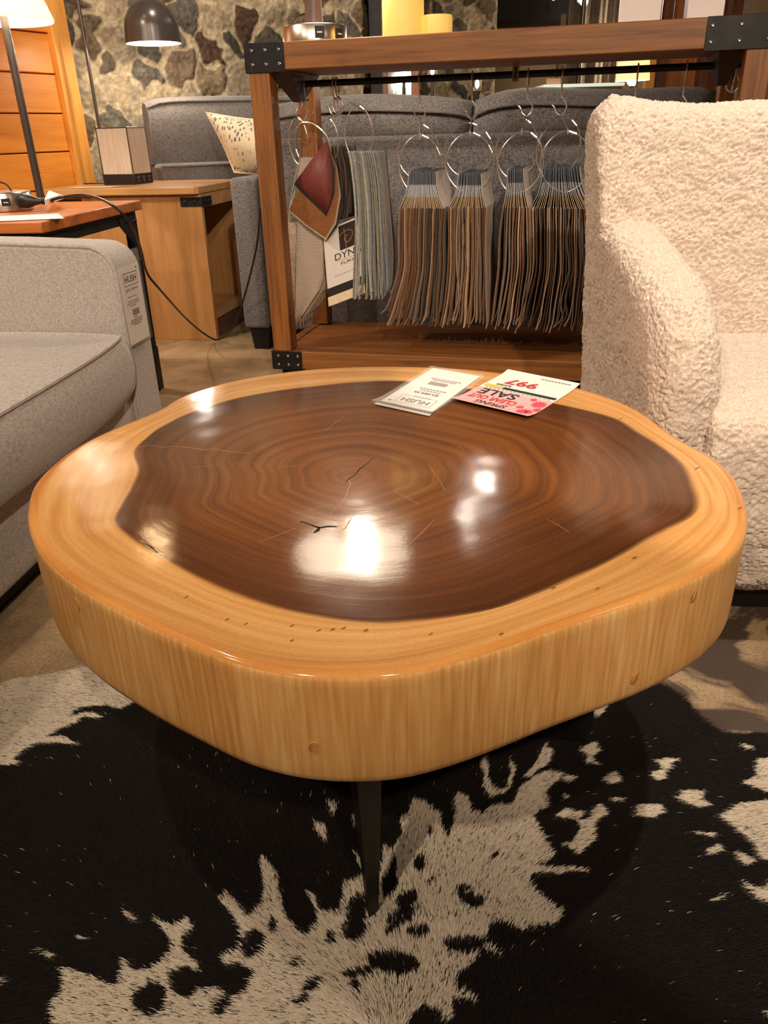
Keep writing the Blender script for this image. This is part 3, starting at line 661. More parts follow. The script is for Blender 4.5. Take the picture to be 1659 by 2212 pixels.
k8 = [(.84+.022*math.cos(2*PI*j/12), .15+.016*math.sin(2*PI*j/12)) for j in range(12)]; m.add([s0.p(u, v, .0022) for u, v in k8], [tuple(range(12))])
part('punch_hole', m, M['ink'], tg, recalc=False)
m = MB(); s0.rect(m, .34, .60, .66, .665, .0022)
for k, (a, w) in enumerate(((.30,.34),(.445,.36),(.485,.5),(.70,.42),(.735,.54))):
    for j in range(int(w/.06)): s0.rect(m, .47-w/2+j*.06, a, .47-w/2+j*.06+.045, a+.016, .0022)
part('small_print', m, M['greyink'], tg, recalc=False)
def solid_(t): return lambda o: setattr(o.modifiers.new('thick', 'SOLIDIFY'), 'thickness', t)
# ================================================================== WHITE BOUCLE ARMCHAIR
def mat_boucle():
    m, nt, b = base('cream_boucle'); v = coords(nt)
    n1 = N(nt, 'ShaderNodeTexNoise'); n1.inputs['Scale'].default_value = 170; n1.inputs['Detail'].default_value = 4; n1.inputs['Distortion'].default_value = 1.2
    n2 = N(nt, 'ShaderNodeTexNoise'); n2.inputs['Scale'].default_value = 12; n2.inputs['Detail'].default_value = 2
    nt.links.new(v, n1.inputs['Vector']); nt.links.new(v, n2.inputs['Vector'])
    r = ramp(nt, [(.3, srgb(200,178,158)), (.6, srgb(228,210,193))]); nt.links.new(n1.outputs['Fac'], r.inputs['Fac']); nt.links.new(r.outputs['Color'], b.inputs['Base Color'])
    b.inputs['Roughness'].default_value = 1; b.inputs['Specular IOR Level'].default_value = .05; b.inputs['Sheen Weight'].default_value = .3
    bump(nt, b, n1.outputs['Fac'], .6, .004); return m
M['boucle'] = mat_boucle()
t1 = bpy.data.textures.new('curls', 'CLOUDS'); t1.noise_scale = .0085; t1.noise_depth = 1; t1.noise_type = 'HARD_NOISE'
t2 = bpy.data.textures.new('pile', 'CLOUDS'); t2.noise_scale = .05; t2.noise_depth = 1
BOU = ((t2, .008), (t1, -.011))
ch = thing('armchair', 'cream bouclé wing armchair with a dark plinth beside the coffee table', 'armchair', (.935, 1.650, 0), math.radians(-5))
P_ = dict(parent=ch, world=False, smooth='all')
def bou(vox=.012, it=8, sub=2): return [soft(vox, it, .5, sub, BOU)]
m = MB(); pr = [(-.345,.055),(-.385,.09),(-.408,.20),(-.404,.28),(-.375,.335),(-.30,.35),(.38,.35),(.38,.055)]
m.prism(pr, 0, -.395, .395); part('base', m, M['boucle'], mods=bou(), **P_)
m = MB()
prof = [(-.395,.14),(-.412,.24),(-.412,.36),(-.400,.415),(-.35,.447),(-.1,.462),(.26,.452),(.26,.14)]
m.prism(prof, 0, -.318, .318); part('seat_cushion', m, M['boucle'], mods=bou(), **P_)
def arm(s):
    m = MB()
    pr = [(-.345,.20),(-.372,.30),(-.388,.40),(-.380,.49),(-.345,.565),(-.285,.615),(-.2,.65),(-.05,.68),(.12,.705),(.345,.722),(.345,.20)]
    n = len(pr); vs = []
    for w0, ins in ((0, .045), (.02, .012), (.06, 0), (.105, .012), (.125, .045)):
        for (y, z) in pr:
            c_ = max(0, min(1, (-.05-y)/.3)); yy = y+ins*(1 if y < -.2 else 0); zz = z-ins*.7*(1 if z > .45 else 0)
            vs.append((s*(-.432+w0-.012*max(0, min(1, (y+.2)/.4))*(1 if w0 < .08 else .6)+.012*c_+.022*max(0, (.55-z)/.3)*(w0 < .05)), yy, zz))
    fs = [tuple(range(n))[::-1], tuple(range(4*n, 5*n))]
    for k in range(4): fs += [(k*n+i, k*n+(i+1) % n, (k+1)*n+(i+1) % n, (k+1)*n+i) for i in range(n)]
    return m.add(vs, fs)
part('armrest', arm(1), M['boucle'], mods=bou(.011, 6, 2), **P_); part('armrest', arm(-1), M['boucle'], mods=bou(.014, 6, 0), **P_)
def backrest():
    # a slab that leans back, its two upper corners raised and rounded into the wings
    m = MB(); S = np.linspace(-1, 1, 25); rows = []
    for q in S:
        a = abs(q); x = q*.462; top = .938 + .034*max(0, (a-.55)/.45)**1.5 - .05*max(0, (a-.93)/.07)**2
        fwd = -.045*max(0, (a-.5)/.5)**2
        row = []
        for (y, z, k) in ((.10+fwd,.30,0), (.135+fwd,.50,.3), (.175+fwd,.70,.6), (.215+fwd,top-.05,1), (.235+fwd*.8,top-.014,1), (.285,top,1), (.335,top-.014,1), (.36,top-.06,1), (.345,.65,.6), (.33,.30,0)):
            xx = x*(1-.10*(1-k)) ; row.append((xx, y, z))
        rows.append(row)
    m.grid(rows); w = 10; n = 25
    m.f += [tuple(range(w)), tuple(range((n-1)*w, n*w))]; m.mi += [0, 0]
    m.f += [(i*w, (i+1)*w, (i+1)*w+w-1, i*w+w-1) for i in range(n-1)]; m.mi += [0]*(n-1)
    return m
part('backrest', backrest(), M['boucle'], mods=bou(.012, 8, 2), **P_)
m = MB(); m.box((-.35,-.33,0), (.35,.35,.062)); part('plinth', m, M['blacksteel'], ch, world=False, mods=[bev(.004)])

# ================================================================== LIGHT GREY SOFA
AS = math.radians(7.5)
so_ = thing('sofa', 'light grey fabric sofa with piped arm, left of the coffee table', 'sofa', (-.650, 2.215, 0), -AS)
# local frame: +y runs along the sofa front away from the camera, -x into the sofa; front face x = 0, far end y = 0
LS = dict(parent=so_, world=False)
E_ = M['lightsofa']
def rbox(a, b): return MB().box(a, b)
arc = [(-.075+.075*math.cos(t), .583+.075*math.sin(t)) for t in np.linspace(0, PI/2, 9)]
prof = [(0,.065)] + arc + [(-.30,.668),(-1.0,.686),(-1.0,.065)]
m = MB(); m.prism(prof, 1, -.155, 0); part('arm', m, E_, mods=[bev(.012, 3)], **LS)
rim = [(-1.0,.686),(-.6,.6757),(-.30,.668)] + arc[::-1] + [(0,.45),(0,.12)]
part('piping', MB().tube([(x-.002, -.1515, z-.001) for x, z in rim], .0055, 8), E_, so_, world=False, smooth=True)
m = MB(); m.box((-.95,-2.6,.065), (-.012,-.15,.27)); part('base', m, E_, smooth='all', mods=[soft(.016, 3, .5, 0)], **LS)
# boxed seat cushion with a domed top
def cushion(x0, x1, y0, y1, z0, z1, dome, bul, nx=30, ny=34, nr=8):
    m = MB(); cx_, cy_, hx_, hy_ = (x0+x1)/2, (y0+y1)/2, (x1-x0)/2, (y1-y0)/2
    def pl(u, v, grow=0):
        a, b_ = 2*u-1, 2*v-1; a2 = a*math.sqrt(1-.11*b_*b_*b_*b_); b2 = b_*math.sqrt(1-.11*a*a*a*a)
        return cx_+(hx_+grow)*a2, cy_+(hy_+grow)*b2
    def dm(u, v): return (max(0, math.sin(PI*u))*max(0, math.sin(PI*v)))**.55
    m.grid([[(*pl(i/nx, j/ny), z1+dome*dm(i/nx, j/ny)) for j in range(ny+1)] for i in range(nx+1)])
    m.grid([[(*pl(i/nx, j/ny), z0-dome*.2*dm(i/nx, j/ny)) for j in range(ny+1)] for i in range(nx+1)])
    per = [(i, 0) for i in range(nx)]+[(nx, j) for j in range(ny)]+[(i, ny) for i in range(nx, 0, -1)]+[(0, j) for j in range(ny, 0, -1)]
    rows = []
    for r in range(nr+1):
        f = r/nr; rows.append([(*pl(i/nx, j/ny, bul*math.sin(PI*f)**.7), z0+(z1-z0)*f) for i, j in per+per[:1]])
    m.grid(rows)
    return m, [Vector((*pl(i/nx, j/ny), z1)) for i, j in per]
m, per = cushion(-.98, .030, -1.35, -.165, .275, .435, .035, .022)
cu = part('seat_cushion', m, E_, so_, world=False, smooth=70)
part('piping', MB().tube([p+Vector((.0, 0, .002)) for p in per], .006, 7, True), E_, cu, world=False, smooth=True)
m, per = cushion(-.98, .030, -2.55, -1.36, .275, .435, .035, .022)
cu = part('seat_cushion', m, E_, so_, world=False, smooth=70); part('piping', MB().tube([p+Vector((0, 0, .002)) for p in per], .006, 7, True), E_, cu, world=False, smooth=True)
m = MB(); m.box((-.90,-2.5,.0), (-.07,-.06,.07)); part('plinth', m, M['blacksteel'], so_, world=False)
# dangling thread ends on the arm
part('loose_thread', MB().tube([(-.44,-.163,.655),(-.438,-.166,.635),(-.44,-.165,.625)], .0007, 4).tube([(-.42,-.164,.645),(-.38,-.165,.652)], .0007, 4), M['paper'], so_, world=False)
# price tag hanging on the arm front
def swp(x, y, off=.010):
    n = Vector((math.cos(AS), -math.sin(AS), 0)); return aplane(x, y, Vector((-.650, 2.215, 0))+n*off, n)
hang = thing('price_tag', 'white price tag in a clear pocket on the light grey sofa arm', 'price tag', tuple(swp(290, 640)))
s1 = Sheet(swp(253, 581), swp(296, 567), swp(283, 747)); 
m = MB(); s1.rect(m, 0, 0, 1, 1, .001); part('tag_card', m, M['paper'], hang, recalc=False, mods=[lambda o: setattr(o.modifiers.new('thick', 'SOLIDIFY'), 'thickness', .0006)])
m = MB(); s1.rect(m, -.22, -.19, 1.12, 1.03, .003); s1.rect(m, -.22, -.19, 1.12, 1.03, -.001); part('pocket', m, M['clear'], hang, recalc=False)
part('lettering', s1.text(MB(), 'HUSH', .50, .165, .085, .56, .015, l=.002), M['ink'], hang, recalc=False); part('lettering', s1.text(MB(), '$10,199.97', .49, .305, .044, .62, .012, l=.002), M['ink'], hang, recalc=False)
m = MB(); s1.frame(m, .16, .085, .86, .25, .012, .002); part('logo_frame', m, M['ink'], hang, recalc=False)
m = MB()
for k, (v, w) in enumerate(((.655,.3),(.69,.66),(.72,.7),(.75,.44))):
    for j in range(int(w/.1)): s1.rect(m, .52-w/2+j*.1, v, .52-w/2+j*.1+.075, v+.013, .002)
part('small_print', m, M['ink'], hang, recalc=False); m = MB(); m.add([s1.p(.86+.03*math.cos(2*PI*j/10), .045+.012*math.sin(2*PI*j/10), .002) for j in range(10)], [tuple(range(10))])
part('punch_hole', m, M['ink'], hang, recalc=False)
m = MB()
for k, (v, w) in enumerate(((.385,.5),(.44,.6),(.47,.66),(.50,.46))):
    for j in range(int(w/.12)): s1.rect(m, .48-w/2+j*.12, v, .48-w/2+j*.12+.09, v+.014, .002)
part('small_print', m, M['greyink'], hang, recalc=False); m = MB(); s1.rect(m, .34, .56, .68, .64, .002)
part('product_sketch', m, M['greyink'], hang, recalc=False)

# ================================================================== SIDE TABLE (behind the light sofa)
A7 = math.radians(-6.5)
sd = thing('side_table', 'side table with reclaimed wood top and black iron legs, behind the light grey sofa', 'side table', (-.850, 3.035, 0), A7)
# local: far right corner at the origin, -x to the left, -y towards the camera
m = MB(); m.box((-1.1,-.735,.668), (0,0,.70)); part('table_top', m, M['tabletop'], sd, world=False, mods=[bev(.004)])
m = MB()
m.box((-1.05,-.05,.628), (-.03,-.02,.666)); m.box((-1.05,-.72,.628), (-.03,-.69,.666)); m.box((-.05,-.72,.628), (-.02,-.02,.666)); m.box((-1.07,-.72,.628), (-1.04,-.02,.666))
part('apron', m, M['blackmetal'], sd, world=False, mods=[bev(.002)])
for (x, y, sy) in ((-.02,-.02,-1), (-.02,-.72,1), (-1.07,-.02,-1), (-1.07,-.72,1)):
    m = MB(); sx = -1 if x > -.5 else 1
    a0, b0 = sorted((x, x+sx*.045)); a1, b1 = sorted((y, y+sy*.012)); a2, b2 = sorted((y, y+sy*.045)); a3, b3 = sorted((x, x+sx*.012))
    m.box((a0, a1, 0), (b0, b1, .66)); m.box((a3, a2, 0), (b3, b2, .66))
    l = part('leg', m, M['blackmetal'], sd, world=False, mods=[bev(.0015)])
    m = MB(); m.prism([(y+sy*.012, .655), (y+sy*.16, .655), (y+sy*.15, .625), (y+sy*.06, .56), (y+sy*.055, .47), (y+sy*.012, .47)], 0, x-.002, x+.004); part('corner_plate', m, M['blackmetal'], l, world=False)
    for yy, zz in ((.03,.635),(.055,.635),(.034,.50),(.10,.64)):
        m = MB(); m.lathe([(0.009, 0), (.009, .003), (.006, .007), (.001, .008)], n=10); R = Matrix.Translation((x+.004, y+sy*yy, zz)) @ Matrix.Rotation(PI/2, 4, 'Y'); m.v = [tuple(R @ Vector(p)) for p in m.v]
        part('rivet', m, M['blackmetal'], l, world=False, smooth=True)
    m = MB(); m.box((a0-.004, min(a2, a1)-.004, 0), (b0+.004, max(b2, b1)+.004, .17)); part('foot_sleeve', m, M['blackmetal'], l, world=False, mods=[bev(.003)])
# things on it
def puck(name, label, loc, r=.075, hh=.062, rz=0, stem=False, group=None, cat='power hub'):
    t = thing(name, label, cat, loc, rz, group)
    m = MB(); m.lathe([(r*.96,0),(r,.003),(r,hh-.004),(r*.97,hh),(r*.2,hh+.001)], n=40); part('housing', m, M['brushed'], t, world=False, smooth=True)
    return t
hub = puck('power_hub', 'round brushed steel power hub on the reclaimed wood side table', (-1.215, 2.735, .70), .088, .058, math.radians(0))
def sock(t, ang, r, z, w=.026, h=.022, mat='socket'):
    m = MB(); c, s_ = math.cos(ang), math.sin(ang)
    R = Matrix.Translation((r*c, r*s_, z)) @ Matrix.Rotation(ang, 4, 'Z')
    m.box((-.006,-w/2,-h/2), (.002,w/2,h/2), R); o = part('outlet', m, M[mat], t, world=False, mods=[bev(.001)])
    m = MB(); m.box((.0021,-w*.28,-h*.1), (.0026,w*.28,h*.02), R); part('slot', m, M['paper'], o, world=False)
sock(hub, math.radians(-62), .088, .03); sock(hub, math.radians(-100), .088, .03, mat='socket')
m = MB(); m.tube(catmull([(-.1,.02,.05),(-.06,.03,.075),(-.02,.02,.085),(.02,.0,.08),(.04,-.01,.055)], 6, False), .003, 8); part('carry_loop', m, M['blackplastic'], hub, world=False, smooth=True)
m = MB(); pass
xc = thing('extension_cord', 'black power cord looping from the steel power hub down to the floor', 'cord', (-1.12, 2.70, .70))
c_ = Vector((-1.14, 2.69, .732)); d_ = Vector((.95,-.05,-.05)).normalized(); m = MB()
m.tube([c_, c_+d_*.012, c_+d_*.03, c_+d_*.05, c_+d_*.065, c_+d_*.075], [.019,.023,.021,.013,.009,.008], 12)
for k in range(3): m.tube([c_+d_*(.07+.006*k), c_+d_*(.073+.006*k)], .0105, 10)
part('plug', m, M['blackplastic'], xc, smooth=True)
pe = c_+d_*.085
kp = [pe, pe+d_*.02, az(112,432,.733), az(140,425,.74), az(180,421,.748), az(215,429,.745), az(248,447,.728), az(275,474,.692), az(292,503,.645), az(306,545,.565), az(318,590,.465), ay(345,625,2.98), ay(400,686,3.45), ay(440,720,3.66), az(470,734,.012), ay(495,716,3.64), ay(512,690,3.60), ay(525,650,3.56), ay(545,575,3.48), ay(556,520,3.455), ay(562,452,3.455)]
part('cable', MB().tube(catmull(kp, 6, False), .0042, 8), M['blackplastic'], xc, smooth=True)
m = MB(); q0 = az(99,439,.726); q1 = az(137,425,.735)
m.grid([[q0+Vector((0,-.007,-.006)), q0+Vector((0,-.007,.010)), az(103,416,.742), az(106,412,.742)], [q1+Vector((0,-.007,-.006)), q1+Vector((0,-.007,.008)), az(128,420,.742), az(108,412,.742)]])
part('cord_tag', m, M['paper'], xc, recalc=False, mods=[lambda o: setattr(o.modifiers.new('thick', 'SOLIDIFY'), 'thickness', .0006)])
sp = Sheet(az(-60, 470, .7012), az(126, 462, .7012), az(-60, 481, .7012)); m = MB(); sp.rect(m, 0, 0, 1, 1, .0006)
pp = part('price_sheet', m, M['paper'], recalc=False, mods=[lambda o: setattr(o.modifiers.new('thick', 'SOLIDIFY'), 'thickness', .0004)]); tag(pp, 'white price sheet lying on the side table in front of the power hub', 'paper')

# floor lamp with the white shade, standing behind the side table
M['shade'] = glow('white_linen_shade', (1.0,.86,.66,1), .85, (.85,.8,.7,1))
fl1 = thing('floor_lamp', 'floor lamp with white tapered shade and dark pole behind the side table', 'floor lamp', (-1.30, 3.26, 0))
part('base', MB().lathe([(.13,0),(.13,.015),(.10,.025),(.02,.03)], n=40), M['gunmetal'], fl1, world=False, smooth=True)
part('pole', MB().tube([(0,0,.02),(0,0,1.45)], .0145, 16), M['gunmetal'], fl1, world=False, smooth=True)
m = MB(); m.lathe([(.165,1.285),(.168,1.292),(.072,1.56),(.070,1.56),(.164,1.292),(.162,1.285)], n=48, cap=False); part('lamp_shade', m, M['shade'], fl1, world=False, smooth=True)
m = MB(); m.lathe([(.012,1.40),(.028,1.42),(.03,1.445),(.02,1.47),(.004,1.48)], n=16); part('bulb', m, glow('warm_bulb', (1,.82,.55,1), 18), fl1, world=False, smooth=True)

# ================================================================== ALDER CABINET END TABLE
AC = math.radians(-11)
cb = thing('end_table', 'alder wood cabinet end table with open compartment, carrying the box lamp', 'end table', (-.797, 3.765, 0), AC)
# local: near right corner of the top at the origin, -x left, +y away
m = MB(); m.prism([(-.78,0),(-.02,0),(.0,.02),(.0,.61),(-.78,.61)], 2, .668, .70); part('table_top', m, M['alder_top'], cb, world=False, mods=[bev(.004)])
bx0, bx1, by0, by1 = -.73, .0, .03, .58
m = MB(); m.box((bx0,by0,0), (bx1-.002,by0+.028,.667)); part('front_panel', m, M['alder'], cb, world=False, mods=[bev(.002)])
m = MB(); m.box((bx0,by1-.028,0), (bx1-.002,by1,.667)); part('back_panel', m, M['alder'], cb, world=False, mods=[bev(.002)])
m = MB(); m.box((bx0,by0+.028,0), (bx0+.03,by1-.028,.667)); part('side_panel', m, M['alder'], cb, world=False)
m = MB(); m.box((bx0+.03,by0+.028,.10), (bx1-.004,by1-.028,.13)); part('shelf', m, M['alder_top'], cb, world=False)
m = MB(); m.box((bx1-.05,by0+.029,0), (bx1-.02,by1-.029,.099)); part('plinth', m, M['darkwood'], cb, world=False)
m = MB(); m.box((bx1-.03,by0+.029,.61), (bx1-.004,by1-.029,.667)); part('rail', m, M['alder_top'], cb, world=False)
m = MB(); m.box((bx1-.10,by0-.004,.615), (bx1+.003,by0+.001,.655)); m.box((bx1-.001,by0-.004,.615), (bx1+.004,by0+.12,.655)); b_ = part('corner_bracket', m, M['blackmetal'], cb, world=False, mods=[bev(.002)])
for q in ((-.075,.635), (-.03,.635)):
    m = MB(); m.lathe([(.008,0),(.007,.004),(.002,.006)], n=10); R = Matrix.Translation((bx1+q[0], by0-.004, q[1])) @ Matrix.Rotation(PI/2, 4, 'X'); m.v = [tuple(R @ Vector(p)) for p in m.v]; part('rivet', m, M['blackmetal'], b_, world=False, smooth=True)
for q in (.03, .09):
    m = MB(); m.lathe([(.008,0),(.007,.004),(.002,.006)], n=10); R = Matrix.Translation((bx1+.004, by0+q, .635)) @ Matrix.Rotation(PI/2, 4, 'Y'); m.v = [tuple(R @ Vector(p)) for p in m.v]; part('rivet', m, M['blackmetal'], b_, world=False, smooth=True)
m = MB(); m.box((bx0-.005,by0-.004,.60), (bx0+.14,by0+.001,.655)); part('corner_bracket', m, M['blackmetal'], cb, world=False)
# box lamp
M['washed'] = wood('washed_panel', srgb(168,148,130), srgb(206,186,166), 2, 3, .7, 0, False)
bl_ = thing('box_lamp', 'square box lamp with pale washed panels on the alder cabinet', 'lamp', (-1.222, 4.20, .70))
w = .083; w2 = .083; R = Matrix.Rotation(math.radians(-16), 4, 'Z')
vs = [(-w2,-w2,.048),(w2,-w2,.048),(w2,w2,.048),(-w2,w2,.048),(-w,-w,.25),(w,-w,.25),(w,w,.25),(-w,w,.25)]
for a, b_, c2, d2 in ((0,1,5,4),(1,2,6,5),(2,3,7,6),(3,0,4,7)):
    m = MB(); m.add([R @ Vector(vs[q]) for q in (a, b_, c2, d2)], [(0,1,2,3)]); part('panel', m, M['washed'], bl_, world=False, mods=[solid_(.005)])
m = MB()
for i in range(4):
    a, b_, c2, d2 = Vector(vs[i]), Vector(vs[(i+1) % 4]), Vector(vs[4+i]), Vector(vs[4+(i+1) % 4])
    m.tube([R @ a, R @ c2], .0028, 6); m.tube([R @ c2, R @ d2], .0028, 6)
part('frame', m, M['gunmetal'], bl_, world=False)
m = MB(); m.box((-.086,-.086,0), (.086,.086,.048), R); ob = part('base', m, M['blackplastic'], bl_, world=False, mods=[bev(.002)])
for k, y in enumerate((-.05, 0, .05)):
    m = MB(); m.box((.086,y-.019,.008), (.0885,y+.019,.042), R); o2 = part('outlet', m, M['socket'], ob, world=False, mods=[bev(.001)])
    for q in ((y-.009,y-.005,.027,.036), (y+.005,y+.009,.027,.036), (y-.004,y+.004,.013,.019)):
        m = MB(); m.box((.0886,q[0],q[2]), (.089,q[1],q[3]), R); part('slot', m, M['greyink'], ob, world=False)
part('cord', MB().tube(catmull([(-1.30,4.24,.708),(-1.34,4.25,.7045),(-1.40,4.235,.7045),(-1.46,4.23,.7045)], 5, False), .003, 6), M['blackplastic'], bl_, smooth=True)
m = MB(); s2 = Sheet((-1.42,4.02,.7012), (-1.20,3.985,.7012), (-1.44,3.93,.7012)); s2.rect(m, 0, 0, 1, 1, .0005)
pp = part('price_card', m, M['cream'], recalc=False, mods=[lambda o: setattr(o.modifiers.new('thick', 'SOLIDIFY'), 'thickness', .0005)]); tag(pp, 'pale price card lying on the alder cabinet in front of the box lamp', 'card')
# ================================================================== ARC LAMP WITH DOME SHADE
dm = thing('dome_lamp', 'slim floor lamp with a dark dome shade before the stone wall', 'floor lamp', (-1.475, 4.68, 0))
part('base', MB().lathe([(.105,0),(.105,.02),(.02,.028)], n=36), M['gunmetal'], dm, world=False, smooth=True)
part('pole', MB().tube([(0,0,.02),(.0,0,1.75)], .009, 12), M['gunmetal'], dm, world=False, smooth=True)
part('arm', MB().tube(catmull([(0,0,1.72),(.02,0,1.80),(.12,0,1.84),(.26,-.02,1.80),(.345,-.03,1.68),(.362,-.03,1.53)], 5, False), .007, 10), M['gunmetal'], dm, world=False, smooth=True)
pr = [(.006,1.523),(.02,1.522)] + [(.136*math.sin(a), 1.382+.142*math.cos(a)) for a in np.linspace(.2, PI/2, 14)] + [(.142,1.325),(.139,1.325)] + [(.131*math.sin(a), 1.382+.136*math.cos(a)) for a in np.linspace(PI/2, .2, 14)]
m = MB(); m.lathe(pr, (.362,-.03,.012), n=48, cap=False); dsh = part('dome_shade', m, [M['gunmetal']], dm, world=False, smooth=True)
m = MB(); m.lathe([(.138,1.3255)] + [(.129*math.sin(a), 1.380+.134*math.cos(a)) for a in np.linspace(PI/2, .2, 14)], (.362,-.03,.012), n=48, cap=False); part('lining', m, simple('white_enamel', srgb(238,232,220), .4, 0, .02), dsh, world=False, smooth=True)
m = MB(); m.lathe([(.001,1.43),(.03,1.425),(.04,1.40),(.03,1.37),(.005,1.36)], (.362,-.03,.012), n=20); part('bulb', m, glow('cool_bulb', (1,.9,.72,1), 30), dm, world=False, smooth=True)
# ================================================================== DISPLAY RACK
AR = math.radians(-14.5); RO_ = Vector((-.401, 2.88, 0)); RE = Vector((math.cos(AR), math.sin(AR), 0)); RN = Vector((-math.sin(AR), math.cos(AR), 0))
RD = .53
def RP(x, y, d): return aplane(x, y, RO_+RN*d, RN)
def RS(x, y, d): q = RP(x, y, d)-RO_; return q.dot(RE), q.z
def RW(s, d, z): return RO_+RE*s+RN*d+Vector((0, 0, z))
RL = RS(1612, 120, 0)[0]+.074; SBR = RS(1526, 62, 0)[0]
rk = thing('display_rack', 'dark stained wooden display rack with black corner brackets, carrying hanging fabric swatches', 'display rack', tuple(RO_), AR)
K = dict(parent=rk, world=False)
ZB0, ZB1, ZT0, ZT1 = .105, .172, 1.086, 1.163
def bx(nm, a, b, mt, bw=.003): m = MB(); m.box(a, b); return part(nm, m, M[mt], rk, world=False, mods=[bev(bw)])
for (x, y) in ((.004,.002), (RL-.074,.002), (.004,RD-.072), (RL-.074,RD-.072)): bx('post', (x, y, ZB1), (x+.07, y+.07, ZT0), 'rackwood_v')
bx('top_beam', (0,0,ZT0), (RL,.045,ZT1), 'rackwood')
bx('top_shelf', (.0361,.0451,ZT0+.001), (RL-.0361,.36,ZT1-.001), 'rackwood_d')
bx('top_rail', (0,.0451,ZT0+.001), (.036,RD,ZT1-.001), 'rackwood_d'); bx('top_rail', (RL-.036,.0451,ZT0+.001), (RL,RD,ZT1-.001), 'rackwood_d')
bx('bottom_beam', (0,0,ZB0), (RL,.04,ZB1), 'rackwood')
bx('bottom_rail', (0,.0401,ZB0), (.036,RD,ZB1), 'rackwood_d'); bx('bottom_rail', (RL-.036,.0401,ZB0), (RL,RD,ZB1), 'rackwood_d')
bx('bottom_shelf', (.0361,.0401,ZB0+.02), (RL-.0361,RD,ZB1-.004), 'rackwood_d')
for (x, y) in ((.02,.03), (RL-.09,.03), (.02,RD-.10), (RL-.09,RD-.10)): bx('foot', (x, y, 0), (x+.07, y+.07, ZB0-.0005), 'blacksteel')
def bolt(par, x, z):
    m = MB(); m.lathe([(.0055,0),(.005,.0025),(.003,.0035),(.0028,.0022),(.0005,.002)], n=12)
    R = Matrix.Translation((x, -.003, z)) @ Matrix.Rotation(PI/2, 4, 'X'); m.v = [tuple(R @ Vector(p)) for p in m.v]
    part('bolt', m, M['bolt'], par, world=False, smooth=True)
def bracket(x0, x1, z0, z1, side):
    m = MB(); m.box((x0,-.003,z0), (x1,.0,z1)); 
    xe = x0 if side < 0 else x1
    m.box((min(xe, xe+side*.003), -.003, z0), (max(xe, xe+side*.003), .14, z1))
    b = part('corner_bracket', m, M['blackmetal'], rk, world=False, mods=[bev(.001)])
    for x in (x0+.024 if side < 0 else x1-.024, (x0+x1)/2+(.004 if side < 0 else -.004), x1-.016 if side < 0 else x0+.016):
        for z in (z0+(z1-z0)*.27, z0+(z1-z0)*.74): bolt(b, x, z)
bracket(-.001, .131, ZT0-.006, ZT1+.001, -1); bracket(SBR, RL+.001, ZT0-.006, ZT1+.001, 1)
bracket(-.001, .115, ZB0-.002, ZB1+.001, -1); bracket(RL-.115, RL+.001, ZB0-.002, ZB1+.001, 1)
BD = .22
zbar = (RS(640,183,BD)[1]+RS(1500,143,BD)[1])/2; sb0 = RS(603,186,BD)[0]; sb1 = RS(1604,139,BD)[0]
m = MB(); m.tube([(sb0, BD, zbar), (sb1, BD, zbar)], .0105, 14); part('hanging_bar', m, M['blacksteel'], rk, world=False, smooth=True)
for x in (RS(645,200,BD)[0]-.004, RS(1562,150,BD)[0]):
    m = MB(); zb_ = 1.0; m.add([(x-.040,.048,ZT0),(x+.040,.048,ZT0),(x+.040,.36,ZT0),(x-.040,.36,ZT0),(x-.012,.200,zb_),(x+.014,.200,zb_),(x+.014,.245,zb_),(x-.012,.245,zb_)], [(0,1,2,3),(7,6,5,4),(0,4,5,1),(1,5,6,2),(2,6,7,3),(3,7,4,0)])
    part('gusset', m, M['gusset'], rk, world=False, mods=[bev(.001)])
x = RS(1115,140,BD)[0]; m = MB()
pts = [(x+.011*(1+.12*math.cos(k*PI)), ZT0-(ZT0-zbar+.02)*k/10) for k in range(11)]
m.prism([(x-.010*(1+.12*math.cos(k*PI)), ZT0-(ZT0-zbar+.02)*k/10) for k in range(11)] + pts[::-1], 1, BD-.0135, BD-.0115); st_ = part('hanger_strap', m, M['strap'], rk, world=False)
for k in range(5):
    m = MB(); m.lathe([(.004,0),(.004,.0008)], n=10); R = Matrix.Translation((x, BD-.0136, ZT0-.012-k*(ZT0-zbar)/4.6)) @ Matrix.Rotation(PI/2, 4, 'X'); m.v = [tuple(R @ Vector(p)) for p in m.v]; part('hole', m, M['socket'], st_, world=False)

# ------------------------------------------------------------------ hooks, rings, swatch bundles
def hook_mb(s, z_low, flip=1, d0=BD, lean=0):
    m = MB(); L = zbar-z_low
    P = [(s+.001, d0+.014, zbar-.03), (s, d0+.0165, zbar-.008), (s, d0+.0125, zbar+.009), (s, d0, zbar+.0145), (s, d0-.0125, zbar+.009), (s, d0-.0165, zbar-.008), (s, d0-.012, zbar-.03), (s, d0-.004, zbar-.05), (s+lean*.3, d0, zbar-.075), (s+lean, d0, zbar-L+.055),
         (s+flip*.012+lean, d0, zbar-L+.040), (s+flip*.019+lean, d0, zbar-L+.022), (s+flip*.012+lean, d0, zbar-L+.006), (s+lean, d0, zbar-L), (s-flip*.014+lean, d0, zbar-L+.008), (s-flip*.02+lean, d0, zbar-L+.022), (s-flip*.028+lean, d0, zbar-L+.030)]
    m.tube([RW(*p) for p in catmull(P, 4, False)], .0028, 8); return m
